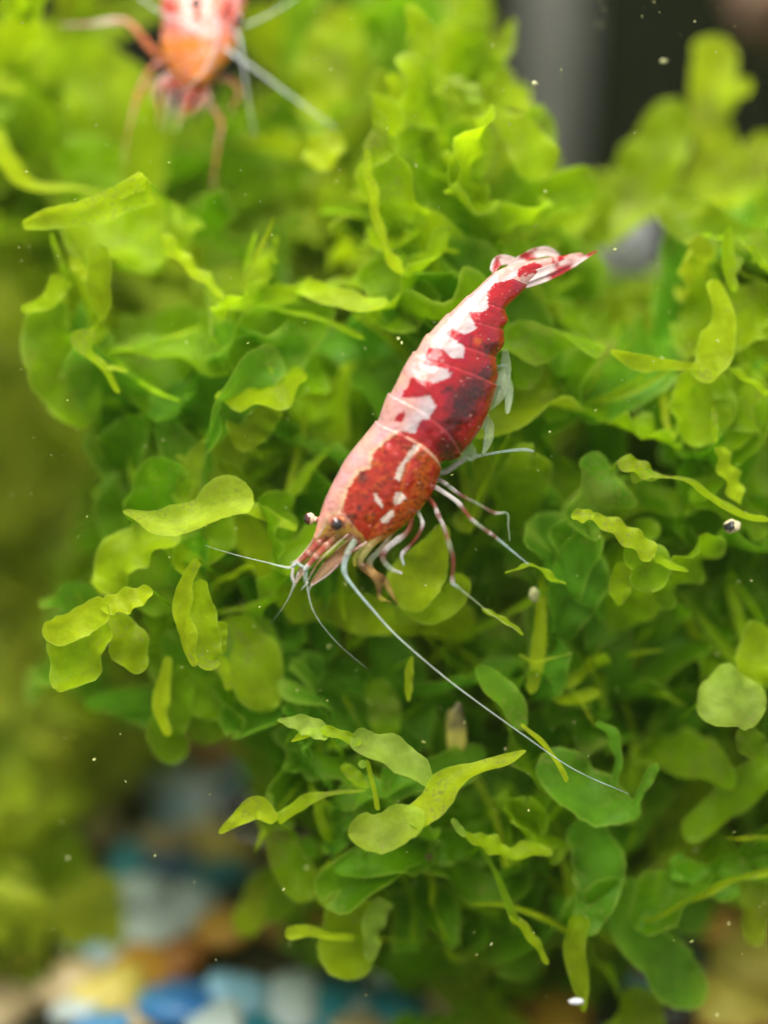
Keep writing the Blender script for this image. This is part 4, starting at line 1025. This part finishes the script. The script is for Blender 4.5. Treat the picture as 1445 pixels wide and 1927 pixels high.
# ------------------------------------------------------------------ small things
M_TWIG = simple_mat('brown_twig', (0.06, 0.03, 0.012), (0.20, 0.10, 0.04), 8, 0.7, 0.5, .03)
path = cat_rom([at(665, 1620, .75), at(720, 1628, .65), at(770, 1622, .6), at(812, 1612, .55)], 14)
V, F = lathe_tube(path, [8 * PX + 4 * PX * math.sin(i * .9) * .3 for i in range(14)], 12, .3, 2)
tag(recentre(mesh_obj('twig', V, F, M_TWIG)), 'short brown twig lying just under the long spatula leaf', 'twig')
import bmesh
def chunk(name, c, r, mat, scale, seed, label, cat):
    bm = bmesh.new(); bmesh.ops.create_icosphere(bm, subdivisions=3, radius=1)
    for v in bm.verts:
        v.co *= 1 + .3 * noise.noise(v.co * 1.2 + Vector((seed, 0, 0))) + .1 * noise.noise(v.co * 3 + Vector((seed, 4, 0)))
        v.co = Vector((v.co.x * scale[0], v.co.y * scale[1], v.co.z * scale[2])) * r
    me = bpy.data.meshes.new(name); bm.to_mesh(me); bm.free(); me.materials.append(mat)
    me.polygons.foreach_set('use_smooth', [True] * len(me.polygons))
    o = bpy.data.objects.new(name, me); COL.objects.link(o); o.location = c
    return tag(o, label, cat)
chunk('stone', at(515, 1568, .9), 58 * PX, M_SOIL, (1.3, .9, .34), 2.0, 'dark flat lump standing in for shade in the gap beside the curled frond', 'stone')  # dark lump put in where there is only a shaded gap
M_GREY = simple_mat('grey_stone', (0.20, 0.20, 0.21), (0.34, 0.34, 0.36), 2, .6, .3)
chunk('stone', at(1175, 470, 4.6), 100 * PX, M_GREY, (1, .8, 1.0), 5.0, "blurred grey stone seen through the gap behind the shrimp's tail tip", 'stone')
M_SNAIL, nt, out = new_mat('grain_shell'); L = nt.links.new
pr = N(nt, 'ShaderNodeBsdfPrincipled', i_Roughness=.3); a = N(nt, 'ShaderNodeTexNoise', i_Scale=20.0); r_ = N(nt, 'ShaderNodeValToRGB'); g_ = N(nt, 'ShaderNodeNewGeometry')
L(g_.outputs['Position'], a.inputs['Vector']); L(a.outputs[0], r_.inputs[0]); r_.color_ramp.elements[0].color = (.01, .01, .01, 1); r_.color_ramp.elements[1].color = (.7, .6, .35, 1)
r_.color_ramp.elements[0].position = .42; r_.color_ramp.elements[1].position = .55
L(r_.outputs[0], pr.inputs['Base Color']); L(pr.outputs[0], out.inputs[0])
chunk('shell_grain', at(1376, 990, .12), 15 * PX, M_SNAIL, (1.1, .9, .9), 1.0, 'tiny black-and-white grain beside the wavy strap frond', 'grain')
chunk('seed_husk', at(858, 1375, .5), 40 * PX, simple_mat('husk', (.05, .04, .02), (.52, .46, .08), 5, .6, .3), (.52, .4, 1.5), 3.0, 'yellow husk with a dark lower end below the long feeler', 'husk')
M_TANF = simple_mat('tan_flake', (.34, .34, .14), (.50, .48, .26), 9, .6, .3)
M_FLAKE = simple_mat('white_flake', (.5, .52, .54), (.66, .66, .66), 9, .4, .2)
chunk('flake', at(1083, 1884, .3), 13 * PX, M_FLAKE, (1.1, .6, .45), 8.0, 'white flake at the yellow tip of the tall strap leaf', 'flake')
chunk('flake', at(1006, 157, .2), 6 * PX, M_TANF, (1.0, .8, .8), 6.0, 'white speck floating in front of the grey pipe', 'flake')
chunk('flake', at(1248, 115, .5), 6 * PX, M_TANF, (1.2, .8, .7), 9.0, 'white speck floating in front of the black background', 'flake')
chunk('flake', at(1004, 1119, .3), 13 * PX, M_TANF, (.8, .6, 1.1), 4.0, "pale tan crumb floating below the shrimp's hind legs", 'flake')
# suspended specks
SR = random.Random(3); V = []; F = []
for i in range(900):
    p = at(SR.uniform(-50, 1500), SR.uniform(0, 1927), SR.gauss(0.3, .35)); r = SR.choice([.8, .9, 1.0, 1.3, 1.6, 2.2, 3.0]) * PX * SR.uniform(.6, 1.1)
    b = len(V)
    ax = [Vector((SR.gauss(0, 1), SR.gauss(0, 1), SR.gauss(0, 1))).normalized() for _ in range(3)]
    for a_ in ax: V += [p + a_ * r * SR.uniform(.6, 1.5), p - a_ * r * SR.uniform(.6, 1.5)]
    for f in ((0, 2, 4), (2, 1, 4), (1, 3, 4), (3, 0, 4), (2, 0, 5), (1, 2, 5), (3, 1, 5), (0, 3, 5)): F.append(tuple(b + k for k in f))
tag(mesh_obj('floating_specks', V, F, simple_mat('detritus', (.42, .44, .10), (.62, .60, .28), 5, .6, .1), smooth=False), 'fine pale yellow specks of detritus drifting in the water', 'specks', kind='stuff')

# ------------------------------------------------------------------ slightly cloudy, green-tinted water
V = [(x, y, z) for z in (-1.6, 27.5) for (x, y) in ((-42, -13.5), (42, -13.5), (42, 19), (-42, 19))]
F = [(3, 2, 1, 0), (4, 5, 6, 7), (0, 1, 5, 4), (1, 2, 6, 5), (2, 3, 7, 6), (3, 0, 4, 7)]
M_HAZE, nt, out = new_mat('cloudy_water')
pv = nt.nodes.new('ShaderNodeVolumePrincipled')
pv.inputs['Color'].default_value = (0.70, 0.92, 0.32, 1)
pv.inputs['Density'].default_value = HAZE
pv.inputs['Anisotropy'].default_value = 0.2
nt.links.new(pv.outputs[0], out.inputs['Volume'])
tag(mesh_obj('haze', V, F, M_HAZE, smooth=False), 'cloudy faintly green water filling the tank', 'water', kind='stuff')
